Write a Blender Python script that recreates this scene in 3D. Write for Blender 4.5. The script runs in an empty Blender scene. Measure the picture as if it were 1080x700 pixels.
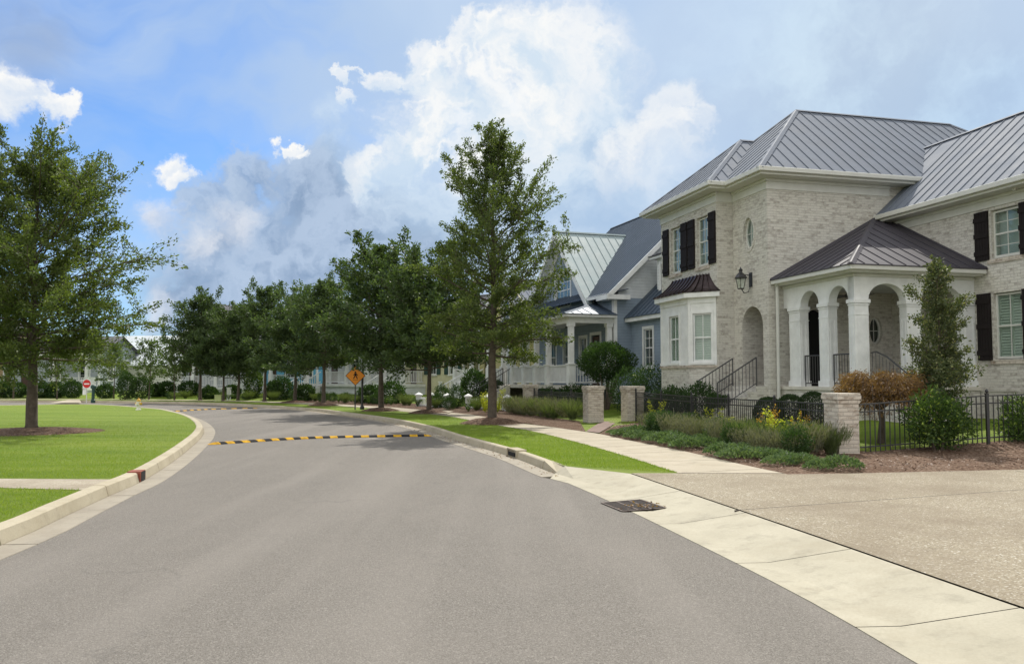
import bpy, bmesh, math, random
import numpy as np
from mathutils import Vector, Matrix, noise
from mathutils.geometry import tessellate_polygon
PI=math.pi; R=math.radians
random.seed(7)
S=bpy.context.scene
C=bpy.data.collections.new('place'); S.collection.children.link(C)
# ------------------------------------------------------------------ survey of the place: eye height and lens, used to take measurements
F=880.0; P=math.atan(50/880); H=1.62
def G(px,py,z=0.13):
    a=px-540;b=350-py
    Y=F*math.cos(P)-b*math.sin(P);Z=F*math.sin(P)+b*math.cos(P)
    t=(z-H)/Z
    return Vector((a*t,Y*t,z))
# ------------------------------------------------------------------ tags
def tag(o,label=None,cat=None,group=None,kind=None):
    if label:o['label']=label
    if cat:o['category']=cat
    if group:o['group']=group
    if kind:o['kind']=kind
    return o
def empty(name,loc,rz=0,label=None,cat=None,group=None):
    o=bpy.data.objects.new(name,None);C.objects.link(o);o.location=loc;o.rotation_euler=(0,0,rz)
    o.empty_display_size=.2
    return tag(o,label,cat,group)
KIDS={}
def link(name,me,parent=None):
    o=bpy.data.objects.new(name,me);C.objects.link(o)
    if parent is not None:
        o.parent=parent;KIDS.setdefault(parent.name,[]).append(o)
    return o
def copy_tree(o,parent=None):
    c=o.copy();C.objects.link(c)
    if parent is not None:c.parent=parent;KIDS.setdefault(parent.name,[]).append(c)
    for k in list(KIDS.get(o.name,[])):copy_tree(k,c)
    return c
# ------------------------------------------------------------------ mesh builder
class MB:
    def __init__(s):s.v=[];s.f=[]
    def quad(s,*p):
        n=len(s.v);s.v+= [tuple(q) for q in p];s.f.append(tuple(range(n,n+len(p))));return s
    def hexa(s,p):  # 8 corners: bottom 4, top 4
        n=len(s.v);s.v+=[tuple(q) for q in p]
        for f in ((0,3,2,1),(4,5,6,7),(0,1,5,4),(1,2,6,5),(2,3,7,6),(3,0,4,7)):s.f.append(tuple(n+i for i in f))
        return s
    def box(s,x0,x1,y0,y1,z0,z1):
        return s.hexa([(x0,y0,z0),(x1,y0,z0),(x1,y1,z0),(x0,y1,z0),(x0,y0,z1),(x1,y0,z1),(x1,y1,z1),(x0,y1,z1)])
    def fbox(s,fr,a0,a1,z0,z1,d0,d1):
        org,ax,n=fr;o=Vector(org);ax=Vector(ax);n=Vector(n);u=Vector((0,0,1))
        pt=lambda a,d,z:o+ax*a+n*d+u*z
        return s.hexa([pt(a0,d0,z0),pt(a1,d0,z0),pt(a1,d1,z0),pt(a0,d1,z0),pt(a0,d0,z1),pt(a1,d0,z1),pt(a1,d1,z1),pt(a0,d1,z1)])
    def tube(s,pts,rad,seg=6,cap=True):
        pts=[Vector(p) for p in pts]
        if not hasattr(rad,'__len__'):rad=[rad]*len(pts)
        n0=len(s.v)
        for i,p in enumerate(pts):
            d=(pts[min(i+1,len(pts)-1)]-pts[max(i-1,0)])
            if d.length<1e-6:d=Vector((0,0,1))
            d.normalize()
            a=Vector((0,0,1)) if abs(d.z)<.9 else Vector((1,0,0))
            u=d.cross(a).normalized();w=d.cross(u)
            for k in range(seg):
                t=2*PI*k/seg
                s.v.append(tuple(p+(u*math.cos(t)+w*math.sin(t))*rad[i]))
        for i in range(len(pts)-1):
            for k in range(seg):
                a=n0+i*seg+k;b=n0+i*seg+(k+1)%seg
                s.f.append((a,b,b+seg,a+seg))
        if cap:
            s.f.append(tuple(n0+k for k in range(seg))[::-1]);e=n0+(len(pts)-1)*seg
            s.f.append(tuple(e+k for k in range(seg)))
        return s
    def lathe(s,c,prof,seg=12):
        n0=len(s.v)
        for r,z in prof:
            for k in range(seg):
                t=2*PI*k/seg;s.v.append((c[0]+r*math.cos(t),c[1]+r*math.sin(t),c[2]+z))
        for i in range(len(prof)-1):
            for k in range(seg):
                a=n0+i*seg+k;b=n0+i*seg+(k+1)%seg;s.f.append((a,b,b+seg,a+seg))
        s.f.append(tuple(n0+k for k in range(seg))[::-1]);e=n0+(len(prof)-1)*seg;s.f.append(tuple(e+k for k in range(seg)))
        return s
    def panel(s,fr,outer,holes,t):
        """wall sheet of thickness t in the frame (org, along, inward) with real openings"""
        org,ax,n=fr;o=Vector(org);ax=Vector(ax);n=Vector(n)
        pt=lambda a,z,d:o+ax*a+n*d+Vector((0,0,z))
        loops=[outer]+holes
        tris=tessellate_polygon([[Vector((a,z,0)) for a,z in L] for L in loops])
        flat=[p for L in loops for p in L]
        n0=len(s.v)
        s.v+=[tuple(pt(a,z,0)) for a,z in flat]+[tuple(pt(a,z,t)) for a,z in flat];m=len(flat)
        for tr in tris:
            s.f.append(tuple(n0+i for i in tr));s.f.append(tuple(n0+m+i for i in tr[::-1]))
        k=0
        for L in loops:
            for i in range(len(L)):
                a=n0+k+i;b=n0+k+(i+1)%len(L);s.f.append((a,b,b+m,a+m))
            k+=len(L)
        return s
    def prism(s,poly,z0,z1):
        n0=len(s.v);m=len(poly)
        s.v+=[(p[0],p[1],z0) for p in poly]+[(p[0],p[1],z1) for p in poly]
        tr=tessellate_polygon([[Vector((p[0],p[1],0)) for p in poly]])
        for t in tr:
            s.f.append(tuple(n0+m+i for i in t));s.f.append(tuple(n0+i for i in t[::-1]))
        for i in range(m):
            a=n0+i;b=n0+(i+1)%m;s.f.append((a,b,b+m,a+m))
        return s
    def build(s,name,mat,parent=None,smooth=False,fix=True,bev=0):
        me=bpy.data.meshes.new(name);me.from_pydata(s.v,[],s.f)
        if fix or bev:
            bm=bmesh.new();bm.from_mesh(me)
            if bev:
                bmesh.ops.remove_doubles(bm,verts=bm.verts,dist=1e-5)
            bmesh.ops.recalc_face_normals(bm,faces=bm.faces)
            if bev:
                es=[e for e in bm.edges if len(e.link_faces)==2 and e.calc_face_angle(0)>.6]
                bmesh.ops.bevel(bm,geom=es,offset=bev,segments=2,profile=.5,affect='EDGES')
            bm.to_mesh(me);bm.free()
        boxuv(me)
        if smooth:
            for p in me.polygons:p.use_smooth=True
        me.materials.append(mat)
        return link(name,me,parent)
def boxuv(me):
    nl=len(me.loops)
    if nl==0:return
    co=np.empty(len(me.vertices)*3,'f');me.vertices.foreach_get('co',co);co=co.reshape(-1,3)
    vi=np.empty(nl,'i');me.loops.foreach_get('vertex_index',vi)
    npol=len(me.polygons);nr=np.empty(npol*3,'f');me.polygons.foreach_get('normal',nr);nr=nr.reshape(-1,3)
    lt=np.empty(npol,'i');me.polygons.foreach_get('loop_total',lt)
    N=np.repeat(nr,lt,axis=0);c=co[vi];uv=np.empty((nl,2),'f')
    ho=np.abs(N[:,2])>.75
    xs=(np.abs(N[:,0])>np.abs(N[:,1]))&~ho;ys=~xs&~ho
    uv[ho]=c[ho][:,:2];uv[xs]=c[xs][:,1:];uv[ys]=c[ys][:,(0,2)]
    L=me.uv_layers.new(name='uv');L.data.foreach_set('uv',uv.ravel())
def npmesh(name,V,Q,mat,parent=None,k=4):
    me=bpy.data.meshes.new(name);V=np.asarray(V,'f');Q=np.asarray(Q,'i')
    me.vertices.add(len(V));me.vertices.foreach_set('co',V.ravel())
    me.loops.add(Q.size);me.loops.foreach_set('vertex_index',Q.ravel())
    me.polygons.add(len(Q));me.polygons.foreach_set('loop_start',np.arange(0,Q.size,k,dtype='i'))
    me.polygons.foreach_set('loop_total',np.full(len(Q),k,'i'))
    me.update(calc_edges=True);me.validate()
    me.materials.append(mat)
    return link(name,me,parent)
# ------------------------------------------------------------------ materials
class NT:
    def __init__(s,m):s.t=m.node_tree;s.n=s.t.nodes;s.l=s.t.links
    def a(s,ty,**k):
        n=s.n.new(ty)
        for q,v in k.items():setattr(n,q,v)
        return n
    def c(s,a,b):s.l.new(a,b)
    def math(s,op,a,b=None,c=None,clamp=False):
        n=s.a('ShaderNodeMath',operation=op);n.use_clamp=clamp
        for i,x in enumerate((a,b,c)):
            if x is None:continue
            if isinstance(x,(int,float)):n.inputs[i].default_value=x
            else:s.c(x,n.inputs[i])
        return n.outputs[0]
    def mix(s,f,a,b,bt='MIX'):
        n=s.a('ShaderNodeMix',data_type='RGBA',blend_type=bt)
        for i,x in ((0,f),(6,a),(7,b)):
            if isinstance(x,(int,float)):n.inputs[i].default_value=x
            elif isinstance(x,tuple):n.inputs[i].default_value=(*x[:3],1)
            else:s.c(x,n.inputs[i])
        return n.outputs[2]
    def ramp(s,f,*st):
        n=s.a('ShaderNodeValToRGB');e=n.color_ramp.elements
        while len(e)<len(st):e.new(.5)
        for q,(p,c) in zip(e,st):
            q.position=p;q.color=(c,c,c,1) if isinstance(c,(int,float)) else (*c,1)
        s.c(f,n.inputs[0]);return n.outputs[0]
    def noise(s,vec,sc,det=4,ro=.55,dist=0):
        n=s.a('ShaderNodeTexNoise');n.inputs['Scale'].default_value=sc;n.inputs['Detail'].default_value=det
        n.inputs['Roughness'].default_value=ro;n.inputs['Distortion'].default_value=dist
        if vec is not None:s.c(vec,n.inputs['Vector'])
        return n.outputs['Fac']
    def rng(s,x,a,b,c=0,d=1,sm=False):
        n=s.a('ShaderNodeMapRange');n.interpolation_type='SMOOTHSTEP' if sm else 'LINEAR'
        s.c(x,n.inputs[0])
        for i,v in ((1,a),(2,b),(3,c),(4,d)):n.inputs[i].default_value=v
        return n.outputs[0]
def mat(name):
    m=bpy.data.materials.new(name);m.use_nodes=True;nt=NT(m);nt.n.clear()
    o=nt.a('ShaderNodeOutputMaterial');b=nt.a('ShaderNodeBsdfPrincipled');nt.c(b.outputs[0],o.inputs[0])
    nt.b=b;nt.o=o
    return m,nt
def setc(nt,col,rough=.6,metal=0,spec=.5):
    b=nt.b
    if isinstance(col,tuple):b.inputs['Base Color'].default_value=(*col,1)
    else:nt.c(col,b.inputs['Base Color'])
    if isinstance(rough,(int,float)):b.inputs['Roughness'].default_value=rough
    else:nt.c(rough,b.inputs['Roughness'])
    b.inputs['Metallic'].default_value=metal;b.inputs['Specular IOR Level'].default_value=spec
def bump(nt,h,dist=.01,st=1.0):
    n=nt.a('ShaderNodeBump');n.inputs['Strength'].default_value=st;n.inputs['Distance'].default_value=dist
    nt.c(h,n.inputs['Height']);nt.c(n.outputs[0],nt.b.inputs['Normal'])
def pos(nt):return nt.a('ShaderNodeNewGeometry').outputs['Position']
def uvn(nt):return nt.a('ShaderNodeUVMap',uv_map='uv').outputs[0]
def objc(nt):return nt.a('ShaderNodeTexCoord').outputs['Object']
M={}
def paint(name,col,rough=.55,var=.12,sc=3.0,metal=0,spec=.4):
    m,nt=mat(name);v=objc(nt);f=nt.noise(v,sc,5,.6)
    k=nt.mix(nt.rng(f,.3,.7),tuple(c*(1-var) for c in col),tuple(min(1,c*(1+var)) for c in col))
    setc(nt,k,rough,metal,spec);g=nt.noise(v,sc*25,2);bump(nt,g,.002,.4);M[name]=m;return m
paint('white',(.74,.75,.74),var=.10);paint('trim',(.62,.62,.58),var=.06);paint('iron',(.02,.02,.022),.32,spec=.6)
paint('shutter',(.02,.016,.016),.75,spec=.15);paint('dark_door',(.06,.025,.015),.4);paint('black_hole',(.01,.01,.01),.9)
paint('concrete_cap',(.6,.57,.5),.8);paint('red',(.55,.02,.02),.4);paint('yellow_paint',(.44,.25,.02),.85,.35,8,spec=.1);paint('rusty_iron',(.075,.052,.042),.75,.3,12)
paint('black_rubber',(.022,.022,.024),.9,.2,8,spec=.1);paint('orange',(.78,.26,.01),.4,.05);paint('rust_brick',(.22,.06,.035),.8,.3,9)
paint('bark',(.085,.068,.052),.95,.35,7);paint('bark_light',(.13,.105,.08),.95,.35,7);paint('box_green',(.45,.5,.22),.6)
paint('hydrant_yellow',(.6,.35,.05),.45);paint('hydrant_white',(.75,.73,.65),.45);paint('porch_ceiling',(.5,.52,.5),.7)
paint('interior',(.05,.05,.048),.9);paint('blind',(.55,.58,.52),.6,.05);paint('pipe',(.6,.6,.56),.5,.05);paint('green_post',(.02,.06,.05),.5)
paint('copper',(.05,.035,.035),.4,.3,4,.6)
paint('curtain',(.42,.46,.47),.8,.1)
def glass():
    m,nt=mat('glass');nt.n.remove(nt.b);t=nt.a('ShaderNodeBsdfTransparent');t.inputs[0].default_value=(.9,.95,.93,1)
    g=nt.a('ShaderNodeBsdfGlossy');g.inputs['Roughness'].default_value=.03
    bn=nt.a('ShaderNodeBump');bn.inputs['Distance'].default_value=.004;bn.inputs['Strength'].default_value=.25
    nt.c(nt.noise(objc(nt),2.2,1),bn.inputs['Height']);nt.c(bn.outputs[0],g.inputs['Normal'])
    x=nt.a('ShaderNodeMixShader');lw=nt.a('ShaderNodeLayerWeight');nt.c(nt.math('MULTIPLY_ADD',nt.math('POWER',lw.outputs['Facing'],4.0),.55,.05),x.inputs[0]);nt.c(t.outputs[0],x.inputs[1]);nt.c(g.outputs[0],x.inputs[2]);nt.c(x.outputs[0],nt.o.inputs[0]);M['glass']=m
glass()
def brick(name,lt,dk,mort,spots=.5,bw=.215,rh=.078):
    m,nt=mat(name);u=uvn(nt)
    b=nt.a('ShaderNodeTexBrick');nt.c(u,b.inputs['Vector']);b.inputs['Scale'].default_value=1
    b.inputs['Brick Width'].default_value=bw;b.inputs['Row Height'].default_value=rh;b.inputs['Mortar Size'].default_value=.007
    b.inputs['Mortar Smooth'].default_value=.15;b.inputs['Color1'].default_value=(0,0,0,1);b.inputs['Color2'].default_value=(1,1,1,1);b.inputs['Mortar'].default_value=(.5,.5,.5,1)
    v=nt.rng(b.outputs['Color'],.0,1.0)
    big=nt.noise(u,1.1,3,.6);fine=nt.noise(u,30,4,.7)
    mp=nt.a('ShaderNodeMapping');mp.inputs['Scale'].default_value=(.7,1.3,1);nt.c(u,mp.inputs[0])
    blot=nt.noise(mp.outputs[0],9,5,.72)
    d=nt.math('ADD',nt.math('MULTIPLY',v,.26),nt.math('ADD',nt.math('MULTIPLY',big,.45),nt.math('MULTIPLY',blot,1.0)))
    f=nt.rng(d,.84,1.07)
    col=nt.mix(f,lt,dk);col=nt.mix(nt.rng(fine,.35,.75,0,.35),col,tuple(c*.7 for c in lt))
    col=nt.mix(nt.math('MULTIPLY',b.outputs['Fac'],.8),col,mort)
    setc(nt,col,.88,0,.2)
    h=nt.math('ADD',nt.math('MULTIPLY',nt.math('SUBTRACT',1,b.outputs['Fac']),1),nt.math('MULTIPLY',fine,.45));h=nt.math('ADD',h,nt.math('MULTIPLY',v,.3))
    bump(nt,h,.012,1.0);M[name]=m
brick('white_brick',(.66,.635,.575),(.36,.325,.285),(.52,.505,.46),.5)
brick('pier_brick',(.62,.56,.48),(.27,.20,.15),(.40,.36,.31),.6)
def siding(name,col,h=.13):
    m,nt=mat(name);u=uvn(nt);sp=nt.a('ShaderNodeSeparateXYZ');nt.c(u,sp.inputs[0])
    fr=nt.math('FRACT',nt.math('DIVIDE',sp.outputs[1],h))
    n=nt.noise(u,2.5,4);c=nt.mix(nt.rng(n,.3,.7),tuple(x*.88 for x in col),tuple(min(1,x*1.08) for x in col))
    c=nt.mix(nt.rng(fr,.0,.06,1,0),c,tuple(x*.3 for x in col))
    setc(nt,c,.6,0,.3);bump(nt,nt.math('SUBTRACT',1,fr),.02,1);M[name]=m
siding('siding_blue',(.25,.31,.38));siding('siding_yellow',(.60,.55,.28));siding('siding_cream',(.58,.56,.36));siding('siding_white',(.66,.69,.70))
siding('siding_bright',(.14,.42,.62));siding('siding_grey',(.36,.40,.43));siding('siding_tan',(.42,.30,.18));siding('siding_pale',(.70,.70,.64),.2)
def metalroof(name,col,rough=.38,metal=.55,spec=.5):
    m,nt=mat(name);v=objc(nt);n=nt.noise(v,1.3,5,.6);n2=nt.noise(v,14,3)
    c=nt.mix(nt.rng(n,.3,.7),tuple(x*.85 for x in col),tuple(min(1,x*1.12) for x in col));c=nt.mix(nt.rng(n2,.4,.7,0,.25),c,tuple(x*.8 for x in col))
    setc(nt,c,nt.rng(n,.3,.7,rough-.06,rough+.1),metal,spec);bump(nt,nt.noise(v,2.2,2),.03,.25);M[name]=m
metalroof('roof_grey',(.155,.175,.215),.72,.0,.15);metalroof('roof_dark',(.06,.055,.066),.6,.0,.25);metalroof('roof_green',(.27,.33,.34),.6,.0,.2);metalroof('roof_blue',(.065,.09,.125),.5,.2,.35);metalroof('roof_white',(.55,.59,.61),.5,.1)
def shingle(name,col):
    m,nt=mat(name);u=uvn(nt);b=nt.a('ShaderNodeTexBrick');nt.c(u,b.inputs['Vector']);b.inputs['Brick Width'].default_value=.3;b.inputs['Row Height'].default_value=.14;b.inputs['Scale'].default_value=1
    b.inputs['Mortar Size'].default_value=.006;b.inputs['Color1'].default_value=(*[x*.7 for x in col],1);b.inputs['Color2'].default_value=(*[x*1.25 for x in col],1);b.inputs['Mortar'].default_value=(*[x*.4 for x in col],1)
    setc(nt,b.outputs['Color'],.9,0,.2);bump(nt,b.outputs['Color'],.01);M[name]=m
shingle('shingle',(.12,.12,.13))
def asphalt():
    m,nt=mat('asphalt');p=pos(nt)
    vo=nt.a('ShaderNodeTexVoronoi');vo.inputs['Scale'].default_value=115;nt.c(p,vo.inputs['Vector'])
    st=nt.a('ShaderNodeSeparateColor');nt.c(vo.outputs['Color'],st.inputs[0])
    f1=nt.noise(p,60,3,.7);big=nt.noise(p,.35,4,.6);mid=nt.noise(p,2.2,5,.65)
    vo2=nt.a('ShaderNodeTexVoronoi');vo2.inputs['Scale'].default_value=210;nt.c(p,vo2.inputs['Vector']);s2=nt.a('ShaderNodeSeparateColor');nt.c(vo2.outputs['Color'],s2.inputs[0])
    c=nt.ramp(st.outputs[0],(0,(.08,.072,.062)),(.35,(.142,.129,.112)),(.72,(.182,.166,.145)),(1,(.32,.298,.265)))
    c=nt.mix(.45,c,nt.ramp(s2.outputs[0],(0,(.075,.067,.058)),(.5,(.15,.135,.118)),(1,(.30,.275,.24))))
    c=nt.mix(nt.rng(big,.35,.65,0,.3),c,(.22,.197,.172));c=nt.mix(nt.rng(mid,.56,.74,0,.25),c,(.12,.108,.095))
    # worn paths that follow the traffic (real polish, in world metres)
    mp=nt.a('ShaderNodeMapping');mp.inputs['Scale'].default_value=(1.3,.09,1);mp.inputs['Rotation'].default_value=(0,0,R(-13));nt.c(p,mp.inputs[0])
    tr=nt.noise(mp.outputs[0],1.0,3,.5);c=nt.mix(nt.rng(tr,.46,.66,0,.38),c,(.245,.222,.196))
    ve=nt.a('ShaderNodeTexVoronoi',feature='DISTANCE_TO_EDGE');ve.inputs['Scale'].default_value=.33
    ds=nt.a('ShaderNodeVectorMath',operation='MULTIPLY_ADD');cn=nt.a('ShaderNodeTexNoise');cn.inputs['Scale'].default_value=1.7;cn.inputs['Detail'].default_value=5;nt.c(p,cn.inputs['Vector'])
    nt.c(cn.outputs['Color'],ds.inputs[0]);ds.inputs[1].default_value=(1.1,1.1,0);nt.c(p,ds.inputs[2]);nt.c(ds.outputs[0],ve.inputs['Vector'])
    cr=nt.math('MULTIPLY',nt.rng(ve.outputs['Distance'],.0,.006,1,0),nt.rng(nt.noise(p,.5,2),.52,.6))
    c=nt.mix(nt.math('MULTIPLY',cr,.3),c,(.08,.075,.07))
    setc(nt,c,.86,0,.25);bump(nt,nt.math('ADD',st.outputs[0],nt.math('MULTIPLY',f1,1.5)),.006,.9);M['asphalt']=m
asphalt()
def concrete(name,a,b,speck=0,jo=None):
    m,nt=mat(name);p=pos(nt);n=nt.noise(p,1.1,5,.6);f=nt.noise(p,45,4,.7);c=nt.mix(nt.rng(n,.3,.7),a,b)
    c=nt.mix(nt.rng(f,.35,.7,0,.3),c,tuple(x*.72 for x in a));st=nt.noise(p,3.3,6,.7);c=nt.mix(nt.rng(st,.52,.72,0,.5),c,tuple(x*.55 for x in a));st2=nt.noise(p,.7,7,.75);c=nt.mix(nt.rng(st2,.5,.68,0,.4),c,(a[0]*.72,a[1]*.66,a[2]*.58))
    h=f
    if speck:
        vo=nt.a('ShaderNodeTexVoronoi');vo.inputs['Scale'].default_value=72;nt.c(p,vo.inputs['Vector']);s=nt.a('ShaderNodeSeparateColor');nt.c(vo.outputs['Color'],s.inputs[0])
        pc=nt.ramp(s.outputs[0],(0,(.13,.10,.065)),(.3,(.25,.205,.14)),(.65,(.33,.285,.205)),(.9,(.40,.36,.28)),(1,(.85,.82,.75)))
        c=nt.mix(speck,c,pc);h=nt.math('ADD',nt.math('SUBTRACT',1,vo.outputs['Distance']),s.outputs[1])
        c=nt.mix(nt.rng(nt.noise(p,.55,5,.7),.42,.62,0,.7),c,(.20,.16,.11))
    setc(nt,c,.85,0,.25);bump(nt,h,.008 if speck else .003,.8);M[name]=m
concrete('concrete',(.34,.31,.235),(.44,.405,.315));concrete('kerb',(.36,.315,.225),(.45,.40,.30));concrete('gutter',(.26,.23,.185),(.33,.295,.235))
concrete('sidewalk',(.35,.305,.23),(.42,.37,.285));concrete('aggregate',(.27,.23,.16),(.34,.295,.215),.55);concrete('aggregate_path',(.48,.43,.34),(.56,.50,.40),.35);concrete('joint',(.07,.06,.05),(.1,.085,.07))
def grass(name,a,b,c3):
    m,nt=mat(name);p=pos(nt);n=nt.noise(p,.45,4,.6);f=nt.noise(p,9,5,.7);g=nt.noise(p,70,3,.7)
    c=nt.mix(nt.rng(n,.35,.65),a,b);c=nt.mix(nt.rng(f,.45,.75,0,.6),c,c3);c=nt.mix(nt.rng(g,.4,.65,0,.5),c,tuple(x*.5 for x in a))
    mp=nt.a('ShaderNodeMapping');mp.inputs['Scale'].default_value=(.16,1.2,1);mp.inputs['Rotation'].default_value=(0,0,R(12));nt.c(p,mp.inputs[0])
    c=nt.mix(nt.rng(nt.noise(mp.outputs[0],1.2,4),.42,.6,0,.6),c,c3);c=nt.mix(nt.rng(nt.noise(p,1.7,6,.7),.58,.72,0,.5),c,tuple(x*.6 for x in a))
    setc(nt,c,.8,0,.15);bump(nt,nt.math('ADD',g,f),.04,1);M[name]=m
grass('lawn',(.14,.225,.018),(.175,.265,.024),(.24,.295,.045))
grass('far_ground',(.07,.10,.03),(.09,.12,.035),(.11,.11,.05))
def mulch():
    m,nt=mat('mulch');p=pos(nt);mp=nt.a('ShaderNodeMapping');mp.inputs['Scale'].default_value=(1,2.2,1);nt.c(p,mp.inputs[0])
    vo=nt.a('ShaderNodeTexVoronoi');vo.inputs['Scale'].default_value=26;nt.c(mp.outputs[0],vo.inputs['Vector']);s=nt.a('ShaderNodeSeparateColor');nt.c(vo.outputs['Color'],s.inputs[0])
    c=nt.ramp(s.outputs[0],(0,(.05,.03,.02)),(.5,(.15,.095,.065)),(.85,(.24,.165,.12)),(1,(.36,.28,.21)))
    c=nt.mix(nt.rng(nt.noise(p,1.2,4),.4,.7,0,.5),c,(.10,.055,.035))
    setc(nt,c,.95,0,.1);bump(nt,nt.math('ADD',s.outputs[1],nt.noise(p,14,4)),.05,1);M['mulch']=m
mulch()
def leafmat(name,a,b,tr=.35,warm=None):
    m,nt=mat(name);g=nt.a('ShaderNodeNewGeometry');r=g.outputs['Random Per Island']
    n=nt.noise(objc(nt),1.1,2);c=nt.mix(nt.math('ADD',nt.math('MULTIPLY',r,.7),nt.math('MULTIPLY',nt.rng(n,.35,.65),.3)),a,b)
    if warm:c=nt.mix(nt.rng(r,.9,.97),c,warm)
    setc(nt,c,.55,0,.3)
    t=nt.a('ShaderNodeBsdfTranslucent');nt.c(nt.mix(1.0,c,(1.5,1.6,.6),'MULTIPLY'),t.inputs[0])
    x=nt.a('ShaderNodeMixShader');x.inputs[0].default_value=tr;nt.c(nt.b.outputs[0],x.inputs[1]);nt.c(t.outputs[0],x.inputs[2]);nt.c(x.outputs[0],nt.o.inputs[0]);M[name]=m
leafmat('leaf_oak',(.04,.068,.022),(.145,.18,.052),.4);leafmat('leaf_oak_far',(.032,.060,.028),(.11,.155,.058));leafmat('leaf_young',(.05,.09,.03),(.12,.165,.055),.4)
leafmat('leaf_shrub',(.022,.05,.016),(.06,.11,.03),.25);leafmat('leaf_holly',(.045,.07,.03),(.13,.15,.06),.25,(.3,.3,.12));leafmat('leaf_maple',(.10,.055,.03),(.26,.15,.07),.4)
leafmat('leaf_gardenia',(.022,.05,.014),(.085,.14,.03),.32,(.28,.36,.08));leafmat('leaf_cover',(.035,.075,.03),(.17,.23,.12),.3);leafmat('leaf_grassy',(.065,.10,.035),(.15,.18,.075),.35)
leafmat('leaf_lavender',(.10,.11,.07),(.18,.17,.14),.3);leafmat('leaf_yellow',(.25,.30,.03),(.50,.48,.07),.45);leafmat('leaf_orange',(.22,.12,.03),(.45,.27,.04),.4);leafmat('leaf_box',(.018,.04,.012),(.04,.07,.02),.15)
leafmat('grass_blade',(.14,.225,.02),(.255,.315,.05),.35);leafmat('white_flower',(.7,.7,.62),(.85,.85,.78),.3)
concrete('walk_brick',(.17,.12,.10),(.24,.17,.14))
leafmat('mulch_chip',(.07,.04,.026),(.26,.18,.13),.0)
# ------------------------------------------------------------------ ground, road, kerbs
def catmull(pts,step=.4):
    P_=[Vector((p[0],p[1])) for p in pts];P_=[2*P_[0]-P_[1]]+P_+[2*P_[-1]-P_[-2]]
    out=[]
    for i in range(1,len(P_)-2):
        a,b,c,d=P_[i-1:i+3];L=(c-b).length;n=max(1,int(L/step))
        for k in range(n):
            t=k/n;out.append(.5*((2*b)+(c-a)*t+(2*a-5*b+4*c-d)*t*t+(3*b-a-3*c+d)*t**3))
    out.append(P_[-2]);return out
def offset(cv,d):
    o=[]
    for i,p in enumerate(cv):
        t=(cv[min(i+1,len(cv)-1)]-cv[max(i-1,0)]).normalized();o.append(p+Vector((t.y,-t.x))*d)
    return o
g0=lambda x,y:G(x,y,0.0).xy
# right kerb base, near to far
KRn=[(3.25,-25),(3.1,-12),(3.0,-4),(2.85,2),(2.66,5),(2.42,7),(1.72,10.9)]
KRf=[g0(*q) for q in ((614,506),(592,502),(540,482),(480,464),(449,453.6),(407,444.4),(355,436.9),(330,433.6),(265,429),(200,426.2))]+[(-30,58.6),(-40,60.2),(-70,61),(-130,61.5)]
KR=catmull([Vector(q) for q in KRn]+KRf,.5)
KL=catmull([(-4.0,-25),(-4.2,-10),(-4.45,0),(-4.7,4.5)]+[g0(*q) for q in ((0,575),(68.6,544),(114,523),(150,507),(183,486),(203,470),(212,461),(214.5,453.5),(209,446.5),(198.6,441),(183,436.5),(160,433))]+[G(86,428.6,0.0).xy,(-33,47.5),(-60,50),(-130,51)],.5)
KRa=np.array([tuple(p) for p in KR])
def dK(x,y):return float(np.sqrt(((KRa-np.array((x,y)))**2).sum(1)).min())
cl=lambda v:max(0,min(1,v))
def hz(x,y):
    if y<14:return .13
    return .13+.44*cl((dK(x,y)-6.7)/3.4)*cl((y-14.2)/5.2)
def sheet(name,poly,z,m,label=None,kind='structure'):
    b=MB();b.v=[(p[0],p[1],z(p[0],p[1]) if callable(z) else z) for p in poly]
    b.f=[tuple(t) for t in tessellate_polygon([[Vector((p[0],p[1],0)) for p in poly]])]
    o=b.build(name,m);up(o);tag(o,kind=kind);return o
def up(o):
    me=o.data;bm=bmesh.new();bm.from_mesh(me)
    for f in bm.faces:
        if f.normal.z<0:f.normal_flip()
    bm.to_mesh(me);bm.free()
def drape(name,poly,dz,m,box=None,step=1.0,kind='structure',rough=0,rs=1.5,lift=0):
    pe=[Vector((p[0],p[1])) for p in poly]
    def de(x,y):
        q=Vector((x,y));m=9
        for i in range(len(pe)):
            a,b_=pe[i],pe[(i+1)%len(pe)];ab=b_-a;t=max(0,min(1,(q-a).dot(ab)/max(1e-9,ab.dot(ab))));m=min(m,(a+ab*t-q).length)
        return min(1,m/.45)
    b=MB();b.v=[(p[0],p[1],0) for p in poly];b.f=[tuple(t) for t in tessellate_polygon([[Vector((p[0],p[1],0)) for p in poly]])]
    bm=bmesh.new();vs=[bm.verts.new(v) for v in b.v]
    for f in b.f:
        try:bm.faces.new([vs[i] for i in f])
        except ValueError:pass
    xs=[p[0] for p in poly];ys=[p[1] for p in poly]
    x0,x1,y0,y1=box or (min(xs),max(xs),min(ys),max(ys))
    for ax,a0,a1 in ((0,x0,x1),(1,y0,y1)):
        a=a0+step
        while a<a1:
            n=Vector((1,0,0)) if ax==0 else Vector((0,1,0))
            bmesh.ops.bisect_plane(bm,geom=bm.verts[:]+bm.edges[:]+bm.faces[:],plane_co=n*a,plane_no=n,dist=1e-4);a+=step
    for v in bm.verts:
        v.co.z=hz(v.co.x,v.co.y)+dz+((lift+rough*noise.noise(Vector((v.co.x*rs,v.co.y*rs,3))))*de(v.co.x,v.co.y) if rough else 0)
    for f in bm.faces:
        f.normal_update()
        if f.normal.z<0:f.normal_flip()
        f.smooth=True
    me=bpy.data.meshes.new(name);bm.to_mesh(me);bm.free();boxuv(me);me.materials.append(m)
    return tag(link(name,me),kind=kind)
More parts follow.
